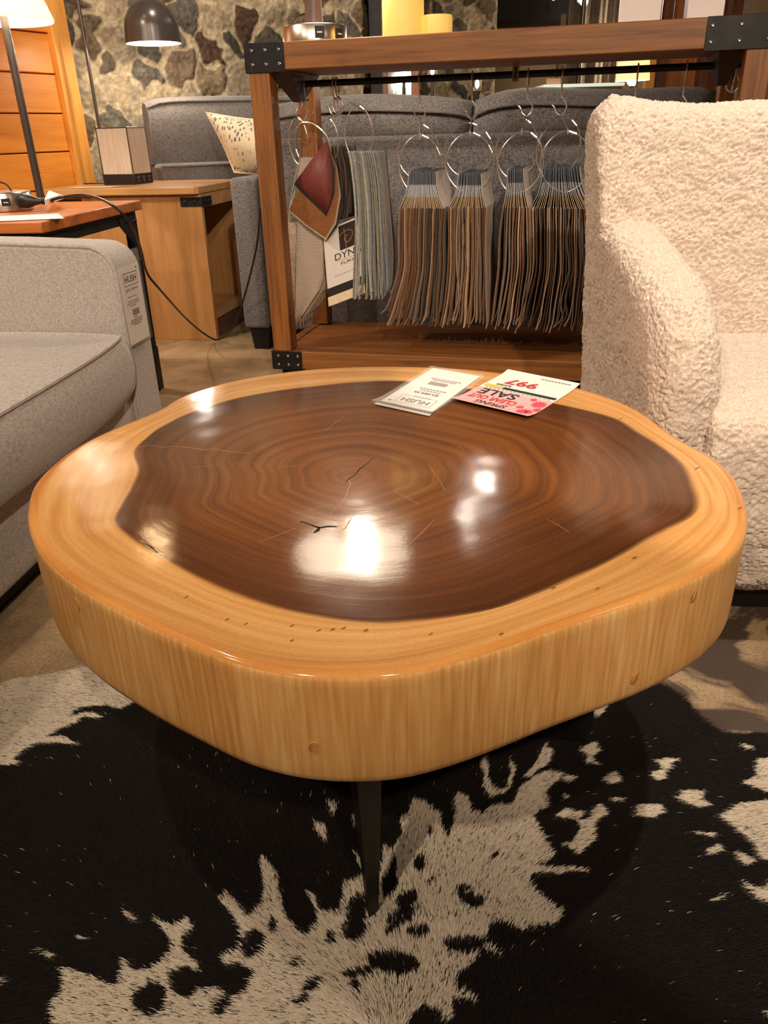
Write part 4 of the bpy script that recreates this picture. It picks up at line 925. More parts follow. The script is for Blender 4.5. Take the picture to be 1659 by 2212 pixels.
def ring_mb(px, py, rx_, rz_, d, tilt=0, yaw=0, r=.0021):
    s, z = RS(px, py, d); m = MB(); P = []
    for a in np.linspace(0, 2*PI, 40, endpoint=False):
        # slightly squared binder ring
        ca, sa = math.cos(a), math.sin(a); k = 1-.045*abs(math.sin(2*a))
        x_, z_ = rx_*ca*k, rz_*sa*k
        xr = x_*math.cos(tilt)-z_*math.sin(tilt); zr = x_*math.sin(tilt)+z_*math.cos(tilt)
        P.append(RW(s+xr*math.cos(yaw), d+xr*math.sin(yaw), z+zr))
    m.tube(P, r, 7, True)
    for a in (2.9, .35, 1.1):
        i = int(a/(2*PI)*40); m.tube([P[i], P[(i+2) % 40]], r*1.9, 7)
    return m
def srgbv(r, g, b, j=.0): return srgb(*[max(4, min(250, c+j)) for c in (r, g, b)])
BROWN = [fabric('swatch_weave_%d' % i, srgb(*c), srgb(*[min(255, int(q*1.28)) for q in c]), 500, bm=.5) for i, c in enumerate(((96,76,60),(120,98,80),(80,66,56),(138,114,94),(92,84,78),(112,80,56),(72,62,56),(126,106,92),(102,72,50),(158,132,106),(182,156,126),(128,94,70)))]
BLUE = [fabric('swatch_pattern_%d' % i, srgb(*c), srgb(*[min(255, int(q*1.3)) for q in c]), 500, bm=.5) for i, c in enumerate(((132,134,136),(158,154,148),(108,114,122),(174,170,164),(134,126,116),(140,136,112),(116,122,128)))]
DARKS = [fabric('swatch_dark_%d' % i, srgb(*c), srgb(*[min(255, int(q*1.3)) for q in c]), 500, bm=.5) for i, c in enumerate(((88,72,58),(66,56,50),(120,104,86),(52,48,50)))]
def solid(t): return lambda o: setattr(o.modifiers.new('thick', 'SOLIDIFY'), 'thickness', t)
def sheet(path, d0, dep, wav=.004, ph=0, cols=4):
    rows = []
    for k, p in enumerate(path):
        row = []
        for c in range(cols):
            f = c/(cols-1); row.append(p+RN*(dep*f)+RE*(wav*math.sin(f*3+ph+k*.5)*f))
        rows.append(row)
    return MB().grid(rows)
def bundle(name, label, cat, hookpx, hooky, rings, top, hdr, mid, bot, n, ys, pal, d=.10, dep=.26, header=True, group=None, extra=None, th=.0032):
    s_h, z_low = RS(hookpx, hooky, BD)
    root = thing(name, label, cat, tuple(RW(s_h, BD, z_low)), AR, group)
    part('hook', hook_mb(s_h, z_low), M['chrome'], root, smooth=True)
    for (x, y, rx_, rz_, dd, tilt) in rings: part('ring', ring_mb(x, y, rx_, rz_, dd, tilt), M['chrome'], root, smooth=True)
    if rings and header:
        a = RW(s_h, BD, z_low+.004); x, y, rx_, rz_, dd, _ = rings[0]; s1_, z1_ = RS(x, y, dd); b_ = RW(s1_, dd, z1_+rz_+.004)
        part('clip', MB().tube([a, a.lerp(b_, .5)+RE*.002, b_, b_-Vector((0,0,.014))], [.0026,.0022,.0034,.003], 8), M['chrome'], root, smooth=True)
    yt, yh, ym, yb = ys
    for i in range(n):
        f = i/(n-1)+random.uniform(-.2, .2)/n
        jl = lambda pr, j=0: pr[0]+(pr[1]-pr[0])*f+random.uniform(-j, j)
        xt, xh, xm, xb = jl(top, .6), jl(hdr, 1), jl(mid, 3), jl(bot, 4)
        byy = yb+random.uniform(-10, 9); fl = random.uniform(-9, 2)*(1 if random.random() < .6 else .2)
        dd = d+random.uniform(-.006, .006)
        hp = [RP(xt+(xh-xt)*.0, yt+random.uniform(-3, 3), dd+.05), RP(xt+(xh-xt)*.12, yt+(yh-yt)*.35, dd+.03), RP(xt+(xh-xt)*.45, yt+(yh-yt)*.68, dd+.012), RP(xh, yh, dd)]
        fp = [RP(xh, yh-2, dd), RP(xh+(xm-xh)*.25, yh+14, dd-.002), RP(xh+(xm-xh)*.7+random.uniform(-2,2), yh+(ym-yh)*.5, dd), RP(xm, ym, dd), RP(xm+(xb-xm)*.45+random.uniform(-2,2), ym+(byy-ym)*.5, dd), RP(xb+(xm-xb)*.2, ym+(byy-ym)*.82, dd), RP(xb+fl*.6, byy-5, dd), RP(xb+fl, byy, dd)]
        if extra: fp = extra(i, fp)
        fp = catmull(fp, 3, False); ph = random.uniform(0, 6)
        sw = part('swatch', sheet(fp, dd, dep, .004, ph), random.choice(pal), root, smooth='all', recalc=False, mods=[solid(th)])
        if header:
            hp = catmull(hp, 2, False); mb_ = MB()
            for k in range(len(hp)-1):
                mb_.cur = 0 if k < 2 else 1 if k < 4 else 2
                a0, a1 = hp[k], hp[k+1]
                mb_.grid([[a0, a0+RN*dep*.5, a0+RN*dep], [a1, a1+RN*dep*.5, a1+RN*dep]])
            outer = i in (0, n-1)
            part('header_card', mb_, [M['paper']]*3 if outer else [M['tabdark'], M['tab'], M['cream']], sw, recalc=False, mods=[solid(.0009)])
    return root
GB = 'brown fabric swatch bundles on the hanging bar'
def flareA(i, fp):
    if i == 0: fp[-1] = RP(822, 676, .10); fp[-2] = RP(832, 668, .10); fp[-3] = RP(843, 640, .10)
    if i == 1: fp[-1] = RP(836, 684, .10); fp[-2] = RP(843, 672, .10)
    return fp
bundle('swatch_bundle', 'bundle of brown fabric swatches with a flaring left sheet, leftmost of four', 'fabric swatches', 907, 257,
       [(908,358,.0760,.0960,.15,.05),(903,328,.0760,.0900,.31,-.1)], (884,940), (863,958), (862,953), (828,945), 22, (371,452,580,698), BROWN, group=GB, extra=flareA)
def kinkB(i, fp):
    if i == 7: fp[3] = fp[3]+RE*.012; fp[4] = fp[4]-RE*.008; fp[2] = fp[2]-RE*.006
    if i == 4: fp[4] = fp[4]+RE*.012
    return fp
bundle('swatch_bundle', 'bundle of brown fabric swatches, second from the left of the four brown bundles', 'fabric swatches', 1019, 257,
       [(1014,352,.0830,.0930,.15,.02),(1012,326,.0860,.0900,.31,.12)], (990,1040), (967,1050), (966,1052), (952,1050), 18, (374,450,580,702), BROWN, group=GB, extra=kinkB)
bundle('swatch_bundle', 'narrowest bundle of brown fabric swatches, third from the left of four', 'fabric swatches', 1137, 250,
       [(1124,352,.0760,.0960,.15,-.2),(1117,322,.0740,.0980,.31,-.12)], (1097,1130), (1086,1140), (1078,1142), (1062,1122), 12, (366,450,580,704), BROWN, group=GB)
def loopD(i, fp):
    if i in (17, 18): fp[2] = fp[2]-RE*.008; fp[4] = fp[4]-RE*.012; fp[6] = fp[6]-RE*.012; fp[7] = fp[7]-RE*.012
    return fp
bundle('swatch_bundle', 'wide fanned bundle of brown fabric swatches hanging right against the armchair back', 'fabric swatches', 1210, 248,
       [(1222,350,.0830,.0920,.15,.1),(1206,322,.0740,.0980,.31,-.3)], (1172,1252), (1145,1290), (1145,1292), (1116,1284), 30, (362,452,585,712), BROWN, group=GB, extra=loopD)
for px, lab in ((1368, 'chrome hook on the bar above the armchair back, nearer the fanned swatch bundle'), (1470, 'chrome hook on the bar above the armchair back, nearer the right gusset plate')):
    s_, z_ = RS(px, 250, BD); h_ = part('wire_hook', hook_mb(s_, z_), M['chrome'], smooth=True); tag(h_, lab, 'hook', 'bare hooks above the armchair')
s_, z_ = RS(1580, 200, BD); h_ = part('wire_hook', hook_mb(s_, z_), M['chrome'], smooth=True); tag(h_, 'chrome hook on the bar end beyond the right gusset plate', 'hook', 'bare hooks above the armchair')

# blue grey bundle
bundle('swatch_bundle', 'bundle of patterned blue and grey fabric swatches beside the printed booklet', 'fabric swatches', 731, 247,
       [(775,290,.050,.0860,.10,0)], (752,800), (750,812), (766,830), (764,838), 24, (318,330,480,640), BLUE, d=.09, dep=.12, header=False, th=.0017)
bundle('swatch_bundle', 'short bundle of dark brown swatches tucked behind the red leather swatch', 'fabric swatches', 724, 250,
       [(717,300,.022,.062,.13,.1)], (712,742), (715,748), (725,758), (722,752), 10, (302,318,400,468), DARKS, d=.14, dep=.12, header=False, th=.003)
# leather swatches
def poly_sheet(px, d, bulge=0):
    P = [RP(x, y, d) for x, y in px]; c_ = sum(P, Vector())/len(P)-RN*bulge
    return MB().add([c_]+P, [(0, 1+i, 1+(i+1) % len(P)) for i in range(len(P))])
M['redleather'] = simple('red_leather', srgb(128,62,56), .5, 0, .12, 120, .15)
M['tanleather'] = simple('tan_leather', srgb(142,88,44), .5, 0, .15, 90, .15)
M['darkleather'] = simple('dark_leather', srgb(44,36,32), .5, 0, .1, 90, .1)
M['paleleather'] = simple('pale_leather', srgb(188,166,142), .6, 0, .1, 90, .1)
s_h, z_low = RS(664, 252, BD)
lt = thing('leather_swatches', 'leather swatches on a chrome ring with red on top and tan below', 'leather swatches', tuple(RW(s_h, BD, z_low)), AR)
part('hook', hook_mb(s_h, z_low, -1, lean=.008), M['chrome'], lt, smooth=True)
part('ring', ring_mb(676, 318, .062, .085, .12, .5), M['chrome'], lt, smooth=True)
part('swatch', poly_sheet([(706,303),(672,346),(638,392),(670,425),(704,461),(713,440),(719,400),(716,360),(711,325)], .060, .004), M['redleather'], lt, recalc=False, smooth='all', mods=[solid(.0022)])
part('swatch', poly_sheet([(706,308),(672,352),(635,398),(668,432),(705,467),(722,420),(724,365),(712,328)], .066, .006), M['darkleather'], lt, recalc=False, mods=[solid(.0022)])
part('swatch', poly_sheet([(708,310),(660,385),(625,452),(660,482),(702,512),(722,478),(732,420),(726,360)], .072, .006), M['tanleather'], lt, recalc=False, mods=[solid(.0025)])
part('swatch', poly_sheet([(708,312),(660,388),(625,458),(660,488),(704,519),(726,484),(736,424),(728,362)], .078, .006), M['paleleather'], lt, recalc=False, mods=[solid(.0025)])
part('swatch', poly_sheet([(709,312),(662,390),(640,462),(668,492),(708,516),(730,486),(740,424),(730,362)], .084, .006), M['darkleather'], lt, recalc=False, mods=[solid(.0025)])
# knit swatches
def mat_knit(name, a, b_, sc):
    m, nt, b = base(name); w_ = N(nt, 'ShaderNodeTexWave'); w_.bands_direction = 'Z'; w_.inputs['Scale'].default_value = sc; w_.inputs['Distortion'].default_value = .6
    nt.links.new(coords(nt), w_.inputs['Vector']); r = ramp(nt, [(.25, a), (.6, b_)]); nt.links.new(w_.outputs['Fac'], r.inputs['Fac']); nt.links.new(r.outputs['Color'], b.inputs['Base Color'])
    b.inputs['Roughness'].default_value = .9; bump(nt, b, w_.outputs['Fac'], .6, .002); return m
M['knit'] = mat_knit('ribbed_knit', srgb(176,152,136), srgb(226,208,192), 62)
M['striped'] = fabric('striped_fringe', srgb(150,128,108), srgb(206,186,166), 400)
s_h2, z_l2 = RS(655, 262, BD)
kn = thing('knit_swatches', 'pale ribbed knit swatches curling at the bottom beside the left rack post', 'fabric swatches', tuple(RW(s_h2, BD, z_l2)), AR)
part('hook', hook_mb(s_h2, z_l2, -1, lean=-.004), M['chrome'], kn, smooth=True)
part('ring', ring_mb(645, 305, .034, .075, .13, .0), M['chrome'], kn, smooth=True)
rowsL = [(340,650),(400,642),(470,641),(540,640),(600,639),(640,638),(680,637),(713,640)]
rowsR = [676,682,692,699,700,691,664,643]
def knit_sheet(dx, dyy, d, cut=0):
    G = []
    for (y, xl), xr in zip(rowsL, rowsR):
        G.append([RP(xl+dx+(xr-xl)*f, y+dyy*(1 if y > 500 else 0)-14*f*(y > 620), d+.012*math.sin(f*2.6)+.02*f*(y > 560)) for f in np.linspace(0, 1, 7)])
    return MB().grid(G)
part('swatch', knit_sheet(0, 0, .10), M['knit'], kn, smooth='all', recalc=False, mods=[solid(.003)])
for k in range(1, 6): part('swatch', knit_sheet(3+k*6, 3-k*4, .115+k*.012), M['striped'] if k > 1 else M['knit'], kn, smooth='all', recalc=False, mods=[solid(.003)])
part('swatch', MB().grid([[RP(x, y, .14) for x in (623, 632, 646)] for y in (480, 560, 640, 660)]), M['striped'], kn, smooth='all', recalc=False, mods=[solid(.003)])
for k, p in enumerate(([(648,340),(640,400),(626,445),(622,480),(616,490)], [(645,350),(630,420),(624,470),(622,520),(620,560)], [(642,400),(628,450),(627,520),(620,600)])):
    part('loose_thread', MB().tube(catmull([RP(x, y, .10) for x, y in p], 4, False), .0011, 5), M['cream'], kn, smooth=True)
# printed booklet
bkA, bkB, bkC = RP(697,500,.105), RP(778,466,.105), RP(711,662,.105)
bk = thing('sample_booklet', 'white printed sample booklet with gold monogram beside the blue swatch bundle', 'booklet', tuple(RP(740,560,.105)), AR)
sb = Sheet(bkA, bkB, bkC)
m = MB(); sb.rect(m, 0, 0, 1, .76, 0); part('cover', m, M['paper'], bk, recalc=False, mods=[solid(.0012)])
m = MB(); sb.rect(m, 0, .76, 1, .875, 0); part('dark_band', m, M['darkleather'], bk, recalc=False, mods=[solid(.0008)])
m = MB(); sb.rect(m, 0.42, .02, .88, .33, .0012); part('logo_panel', m, M['darkleather'], bk, recalc=False, mods=[solid(.0006)])
m = MB(); sb.rect(m, -.01, .875, 1, 1, -.0005); part('inner_page', m, M['cream'], bk, recalc=False, mods=[solid(.002)])
m = MB()
m.tube([sb.p(.56, .07, .003), sb.p(.585, .2, .003), sb.p(.60, .36, .003)], .0011, 5)
m.tube(catmull([sb.p(.42, .15, .003), sb.p(.56, .11, .003), sb.p(.74, .12, .003), sb.p(.78, .18, .003), sb.p(.68, .25, .003), sb.p(.58, .24, .003), sb.p(.57, .18, .003), sb.p(.66, .17, .003)], 5, False), .0011, 5)
part('gold_monogram', m, M['goldink'], bk, smooth=True)
part('gold_rule', MB().tube([sb.p(.34, .455, .002), sb.p(1.0, .455, .002)], .0006, 4), M['goldink'], bk)
part('lettering', sb.text(MB(), 'DYNA', .63, .395, .085, .72, .005, l=.0016), M['ink'], bk, recalc=False); part('lettering', sb.text(MB(), 'FURN', .62, .50, .035, .40, .004, l=.0016), M['ink'], bk, recalc=False)
m = MB()
for j in range(8): sb.rect(m, .22+j*.08, .63, .22+j*.08+.06, .64, .0012)
part('small_print', m, M['greyink'], bk, recalc=False)
# rose gold wire hanger between the knit and the blue bundle
def W3(pts, d): return [RP(x, y, d) for x, y in pts]
m = MB(); m.tube(W3([(641,250),(640,300),(642,345)], .16), .0011, 5); m.tube(W3([(650,247),(651,300),(652,345)], .16), .0011, 5)
m.tube(W3([(641,298),(700,264),(738,236)], .16), .0012, 5); m.tube(W3([(655,315),(690,295),(722,274)], .16), .0012, 5); m.tube(W3([(641,250),(650,247)], .16), .001, 5); m.tube(W3([(738,236),(758,221),(790,245)], .16), .0012, 5); m.tube(W3([(640,300),(660,316),(672,306),(650,300)], .16), .001, 5)
wh = part('wire_hanger', m, M['rosewire'], smooth=True); tag(wh, 'thin rose gold wire hanger slanting above the red leather swatch', 'hanger')

# ------------------------------------------------------------------ things on the rack top
def on_rack(px, py, d): s, _ = RS(px, py, d); return RW(s, d, ZT1)
M['candle'] = glow('candle_wax', (1, .58, .09, 1), .44, (.86,.62,.22,1))
M['shade_out'] = simple('dark_linen_shade', srgb(96,80,64), .9, 0, .1, 200)
M['lining'] = glow('white_shade_lining', (1,.88,.72,1), 4.0, (.9,.86,.8,1))
def candle(px, d, r, hh, lab):
    t = thing('candle', lab, 'candle', tuple(on_rack(px, 60, d)), 0, 'glowing pillar candles on the rack')
    m = MB(); m.lathe([(r*.98,.0),(r,.004),(r,hh-.006),(r*.97,hh),(r*.86,hh-.002),(r*.8,hh-.018),(.002,hh-.02)], n=40); part('wax', m, M['candle'], t, world=False, smooth=True)
    m = MB(); m.tube([(0,0,hh-.02),(.001,0,hh-.008)], .0015, 6); part('wick', m, M['ink'], t, world=False)
candle(871, .11, .0655, .106, 'larger glowing yellow pillar candle on top of the rack')
candle(943, .13, .0495, .058, 'smaller glowing yellow pillar candle on top of the rack')
rl = puck('table_lamp', 'table lamp with dark wood stem and steel outlet base on the rack', tuple(on_rack(680, 75, .15)), .105, .052, 0, cat='lamp')
sock(rl, math.radians(-78), .105, .027, .03, .034); sock(rl, math.radians(-38), .105, .024, .034, .03)
m = MB(); m.lathe([(.031,.05),(.0285,.08),(.0215,.34),(.018,.46)], n=20); part('stem', m, M['stem'], rl, world=False, smooth=True)
m = MB(); m.lathe([(.249,.470),(.228,.78)], (.04,0,0), n=56, cap=False); ls_ = part('lamp_shade', m, M['shade_out'], rl, world=False, smooth=True)
m = MB(); m.lathe([(.247,.471),(.226,.779),(.03,.78)], (.04,0,0), n=56, cap=False); part('lining', m, M['lining'], ls_, world=False, smooth=True)
m = MB(); m.lathe([(.004,.44),(.024,.455),(.03,.48),(.024,.51),(.012,.53),(.012,.56)], (.085,0,0), n=16); m.tube([(0,0,.46),(0,0,.56),(.085,0,.565)], .005, 8); part('bulb', m, glow('lamp_bulb', (1,.82,.58,1), 40), rl, world=False, smooth=True)
m = MB(); m.tube(catmull([(-.09,.06,.055),(-.055,.05,.085),(-.02,.03,.09),(.0,.03,.06)], 5, False), .003, 6); part('cord_loop', m, M['blackplastic'], rl, world=False, smooth=True)
M['ceramic'] = simple('white_card_box', srgb(240,226,220), .55, 0, .02)
def gbox(px0, px1, d, dep, hh, lab):
    s0_, s1_ = RS(px0, 40, d)[0], RS(px1, 40, d)[0]
    t = thing('white_box', lab, 'box', tuple(RW((s0_+s1_)/2, d+dep/2, ZT1)), AR, 'white boxes on the rack')
    w = (s1_-s0_)/2
    m = MB(); m.box((-w,-dep/2,0), (w,dep/2,hh)); part('body', m, M['ceramic'], t, world=False, mods=[bev(.002)])
    m = MB(); m.box((-w-.002,-dep/2-.002,hh-.05), (w+.002,dep/2+.002,hh+.004)); part('lid', m, M['ceramic'], t, world=False, mods=[bev(.002)])
gbox(1337, 1426, .16, .14, .26, 'tall white box on the rack top, nearer the candles')
gbox(1484, 1562, .14, .14, .24, 'tall white box on the rack top, nearer the right corner bracket')

# ================================================================== CHARCOAL SOFA (back towards us)
D0 = Vector((-.24, 3.50, 0))
ds = thing('sofa', 'charcoal woven sofa with its back to the display rack', 'sofa', tuple(D0), AR)
DK = M['darksofa']; Q = dict(parent=ds, world=False)
m = MB(); m.box((-.395,.0,.10), (-.27,.95,.74)); part('arm', m, DK, mods=[bev(.018, 3)], **Q)
m = MB(); m.box((1.55,.0,.10), (1.675,.95,.74)); part('arm', m, DK, mods=[bev(.018, 3)], **Q)
m = MB(); m.box((-.268,.006,.10), (1.548,.20,.885)); part('back_frame', m, DK, mods=[bev(.018, 3)], **Q)
m = MB(); m.box((-.268,.2005,.12), (1.548,.93,.30)); part('base', m, DK, mods=[bev(.01)], **Q)
for a, b_ in ((-.26,.64), (.642,1.54)):
    m = MB(); m.box((a,.21,.301), (b_,.95,.46)); part('seat_cushion', m, DK, mods=[bev(.03, 3)], **Q)
def backcush(a, b_, wob):
    prof = [(.035,.84),(.022,.90),(.034,.968),(.07,1.008),(.13,1.03),(.20,1.028),(.25,.99),(.30,.80),(.34,.62),(.215,.62),(.215,.84)]
    m = MB(); n = len(prof); S = np.linspace(a, b_, 16); vs = []
    for i, s in enumerate(S):
        e = 1-abs(2*(s-a)/(b_-a)-1)**6; h_ = .010*math.sin(s*7+wob)*e-.03*(1-e)
        for (y, z) in prof: vs.append((s, y+(.03*(1-e)*(1 if y < .1 else -1)), z+(h_ if z > .93 else 0)))
    fs = [tuple(range(n))[::-1], tuple(range(15*n, 16*n))]
    for k in range(15): fs += [(k*n+i, k*n+(i+1) % n, (k+1)*n+(i+1) % n, (k+1)*n+i) for i in range(n)]
    o = part('back_cushion', m.add(vs, fs), DK, ds, world=False, smooth=80)
    P = []
    for s in np.linspace(a, b_, 30):
        e = 1-abs(2*(s-a)/(b_-a)-1)**8; P.append((s, .028+.03*(1-e), .970-.028*(1-e)+.008*math.sin(s*7+wob)*e))
    part('piping', MB().tube(P, .005, 6), M['greysofa2'], o, world=False, smooth=True)
backcush(-.262, .628, .5); backcush(.642, 1.53, 2.2)
for x, y in ((-.36,.01), (1.60,.01), (-.36,.87), (1.60,.87)):
    m = MB(); m.prism([(x,.0),(x+.07,0),(x+.085,.10),(x-.015,.10)], 1, y+.01, y+.075); part('foot', m, M['blacksteel'], ds, world=False)
M['lint'] = M['paper']
# ------------------------------------------------------------------ grey sofa against the stone wall
gs = thing('sofa', 'grey sofa in front of the stone wall, behind the alder cabinet', 'sofa', (-.86, 4.76, 0), math.radians(24))
GS = M['greysofa2']; Q = dict(parent=gs, world=False)
m = MB(); m.box((-.36,-.16,.08), (.62,.40,.60)); part('base', m, GS, mods=[bev(.015)], **Q)
m = MB(); m.box((-.36,-.18,.601), (.62,.16,.775)); o = part('seat_cushion', m, GS, mods=[bev(.02, 3)], **Q)
part('piping', MB().tube([(-.35,-.182,.765),(.61,-.182,.765)], .006, 6), GS, o, world=False, smooth=True)
m = MB(); m.box((-.36,.32,.08), (.62,.45,.98)); part('back_frame', m, GS, mods=[bev(.02, 3)], **Q)
def bigcush():
    m = MB(); vs = []; n = 14; prof0 = [(0,.77),(-.02,.85),(-.02,.98),(.0,1.075),(.03,1.095),(.16,1.105),(.19,1.08),(.2,.9),(.18,.77)]
    S = np.linspace(-.36, .60, n)
    for i, s in enumerate(S):
        e = 1-abs(2*(s+.36)/(.96)-1)**7
        for (y, z) in prof0: vs.append((s+(.04*(z-.9) if i == 0 else 0), y+.06*(z-.77)*1.2+(.025*(1-e) if y < .1 else -.025*(1-e)), z-.03*(1-e)*(z > 1)))
    k = len(prof0); fs = [tuple(range(k))[::-1], tuple(range((n-1)*k, n*k))]
    for j in range(n-1): fs += [(j*k+i, j*k+(i+1) % k, (j+1)*k+(i+1) % k, (j+1)*k+i) for i in range(k)]
    return m.add(vs, fs)
bc_ = bigcush(); o = part('back_cushion', bc_, GS, gs, world=False, smooth=60)
part('piping', MB().tube([Vector(bc_.v[j])+Vector((.004,-.004,0)) for j in (0,1,2)]+[Vector(bc_.v[i*9+3])+Vector((.004 if i == 0 else 0,-.004,0)) for i in range(14)], .005, 6), GS, o, world=False, smooth=True)
# leaf print pillow
def mat_leaf():
    m, nt, b = base('leaf_print_linen'); v = coords(nt, (60, 60, 26), rot=(0, .9, 0)); vo = N(nt, 'ShaderNodeTexVoronoi'); vo.inputs['Scale'].default_value = 1; nt.links.new(v, vo.inputs['Vector'])
    nz = N(nt, 'ShaderNodeTexNoise'); nz.inputs['Scale'].default_value = 7; nt.links.new(coords(nt), nz.inputs['Vector'])
    r1 = ramp(nt, [(.30, (1,1,1,1)), (.36, (0,0,0,1))]); nt.links.new(vo.outputs['Distance'], r1.inputs['Fac'])
    r2 = ramp(nt, [(.36, (0,0,0,1)), (.44, (1,1,1,1))]); nt.links.new(nz.outputs['Fac'], r2.inputs['Fac'])
    mu = N(nt, 'ShaderNodeMath', operation='MULTIPLY'); nt.links.new(r1.outputs['Color'], mu.inputs[0]); nt.links.new(r2.outputs['Color'], mu.inputs[1])
    mx = N(nt, 'ShaderNodeMix', data_type='RGBA'); nt.links.new(mu.outputs[0], mx.inputs['Factor']); mx.inputs['A'].default_value = srgb(226,210,180); mx.inputs['B'].default_value = srgb(104,112,122)
    nt.links.new(mx.outputs['Result'], b.inputs['Base Color']); b.inputs['Roughness'].default_value = .9; return m
a_, b_2, d_2 = ay(445,243,4.42), ay(600,262,4.30), ay(506,372,4.32)
U_, V_ = b_2-a_, d_2-a_; nn = U_.cross(V_).normalized()
if nn.y > 0: nn = -nn
front, back = [], []; n = 20
for i in range(n+1):
    fr, bk_ = [], []
    for j in range(n+1):
        u, v = j/n, i/n; k = (math.sin(PI*u)*math.sin(PI*v))**.55 if 0 < u < 1 and 0 < v < 1 else 0
        pin = .05*(4*(u-.5)**2-1)*(2*v-1)*0; p = a_+U_*(u+.05*math.sin(PI*v)*(.5-u))+V_*(v+.05*math.sin(PI*u)*(.5-v))
        fr.append(p+nn*.10*k); bk_.append(p-nn*.07*k)
    front.append(fr); back.append(bk_)
pl_ = thing('throw_pillow', 'cream throw pillow with grey blue leaf print leaning on the grey sofa', 'pillow', tuple(a_+U_*.5+V_*.95))
m = MB(); m.grid(front); m.grid(back); part('cover', m, mat_leaf(), pl_, smooth='all', recalc=False)
edge = [front[0][j] for j in range(n+1)]+[front[i][n] for i in range(1, n+1)]+[front[n][j] for j in range(n-1, -1, -1)]+[front[i][0] for i in range(n-1, 0, -1)]
part('piping', MB().tube(edge, .004, 6, True), M['cream'], pl_, smooth=True)
# ================================================================== ROOM SHELL
M['plaster'] = simple('warm_plaster', srgb(170,148,118), .9, 0, .08, 3)
M['khaki'] = simple('khaki_plaster', srgb(150,128,92), .9, 0, .1, 3)
M['dark'] = simple('dark_ceiling', srgb(52,46,46), .9, 0, .2, 2)
M['ceil'] = simple('ceiling_boards', srgb(62,52,44), .9, 0, .15, 2)
struct('ceiling', MB().box((-5,-2.5,2.8), (5,11,2.9)), M['ceil'])
struct('wall_right', MB().box((4.6,-2.5,0), (4.7,11,2.8)), M['plaster'])
struct('wall_front', MB().box((-5,-2.5,0), (5,-2.4,2.8)), M['plaster'])
struct('wall_side', MB().box((-5,-2.4,0), (-4.9,11,2.8)), M['plaster'])
struct('wall_far', MB().box((-4.9,9.6,0), (4.6,9.7,2.8)), M['khaki'])
struct('ceiling_bulkhead', MB().box((.3,9.0,1.85), (4.6,9.59,2.8)), M['dark'])
# plank partition, turned towards the room
AP = math.radians(28); pd = Vector((math.sin(AP), math.cos(AP), 0)); pc = Vector((-1.60, 4.78, 0))
pn = Vector((math.cos(AP), -math.sin(AP), 0))
m = MB(); z = -.02; zs = sorted({round(ay(120, y, 4.62).z, 3) for y in (69, 155, 242, 325, 408)}); pitch = (zs[-1]-zs[0])/4
z = zs[0]-pitch*4
rz_ = math.atan2(pd.y, pd.x); R = Matrix.Translation(pc) @ Matrix.Rotation(rz_, 4, 'Z')
while z < 2.8:
    z0_, z1_ = max(0, z+.003), min(2.79, z+pitch-.003)
    if z1_ > z0_: m.box((-3.2,-.0,z0_), (-.10,.03,z1_))
    z += pitch
m.box((-3.2,.03,0), (-.06,.10,2.79))
wl = part('wall_left', m, M['plank'], mods=[bev(.004)]); wl.matrix_world = R; wl['kind'] = 'structure'
m = MB(); m.box((-.115,-.03,0), (.0,.11,2.79)); o = part('trim_1', m, M['plank_v'], mods=[bev(.004)]); o.matrix_world = R; o['kind'] = 'structure'
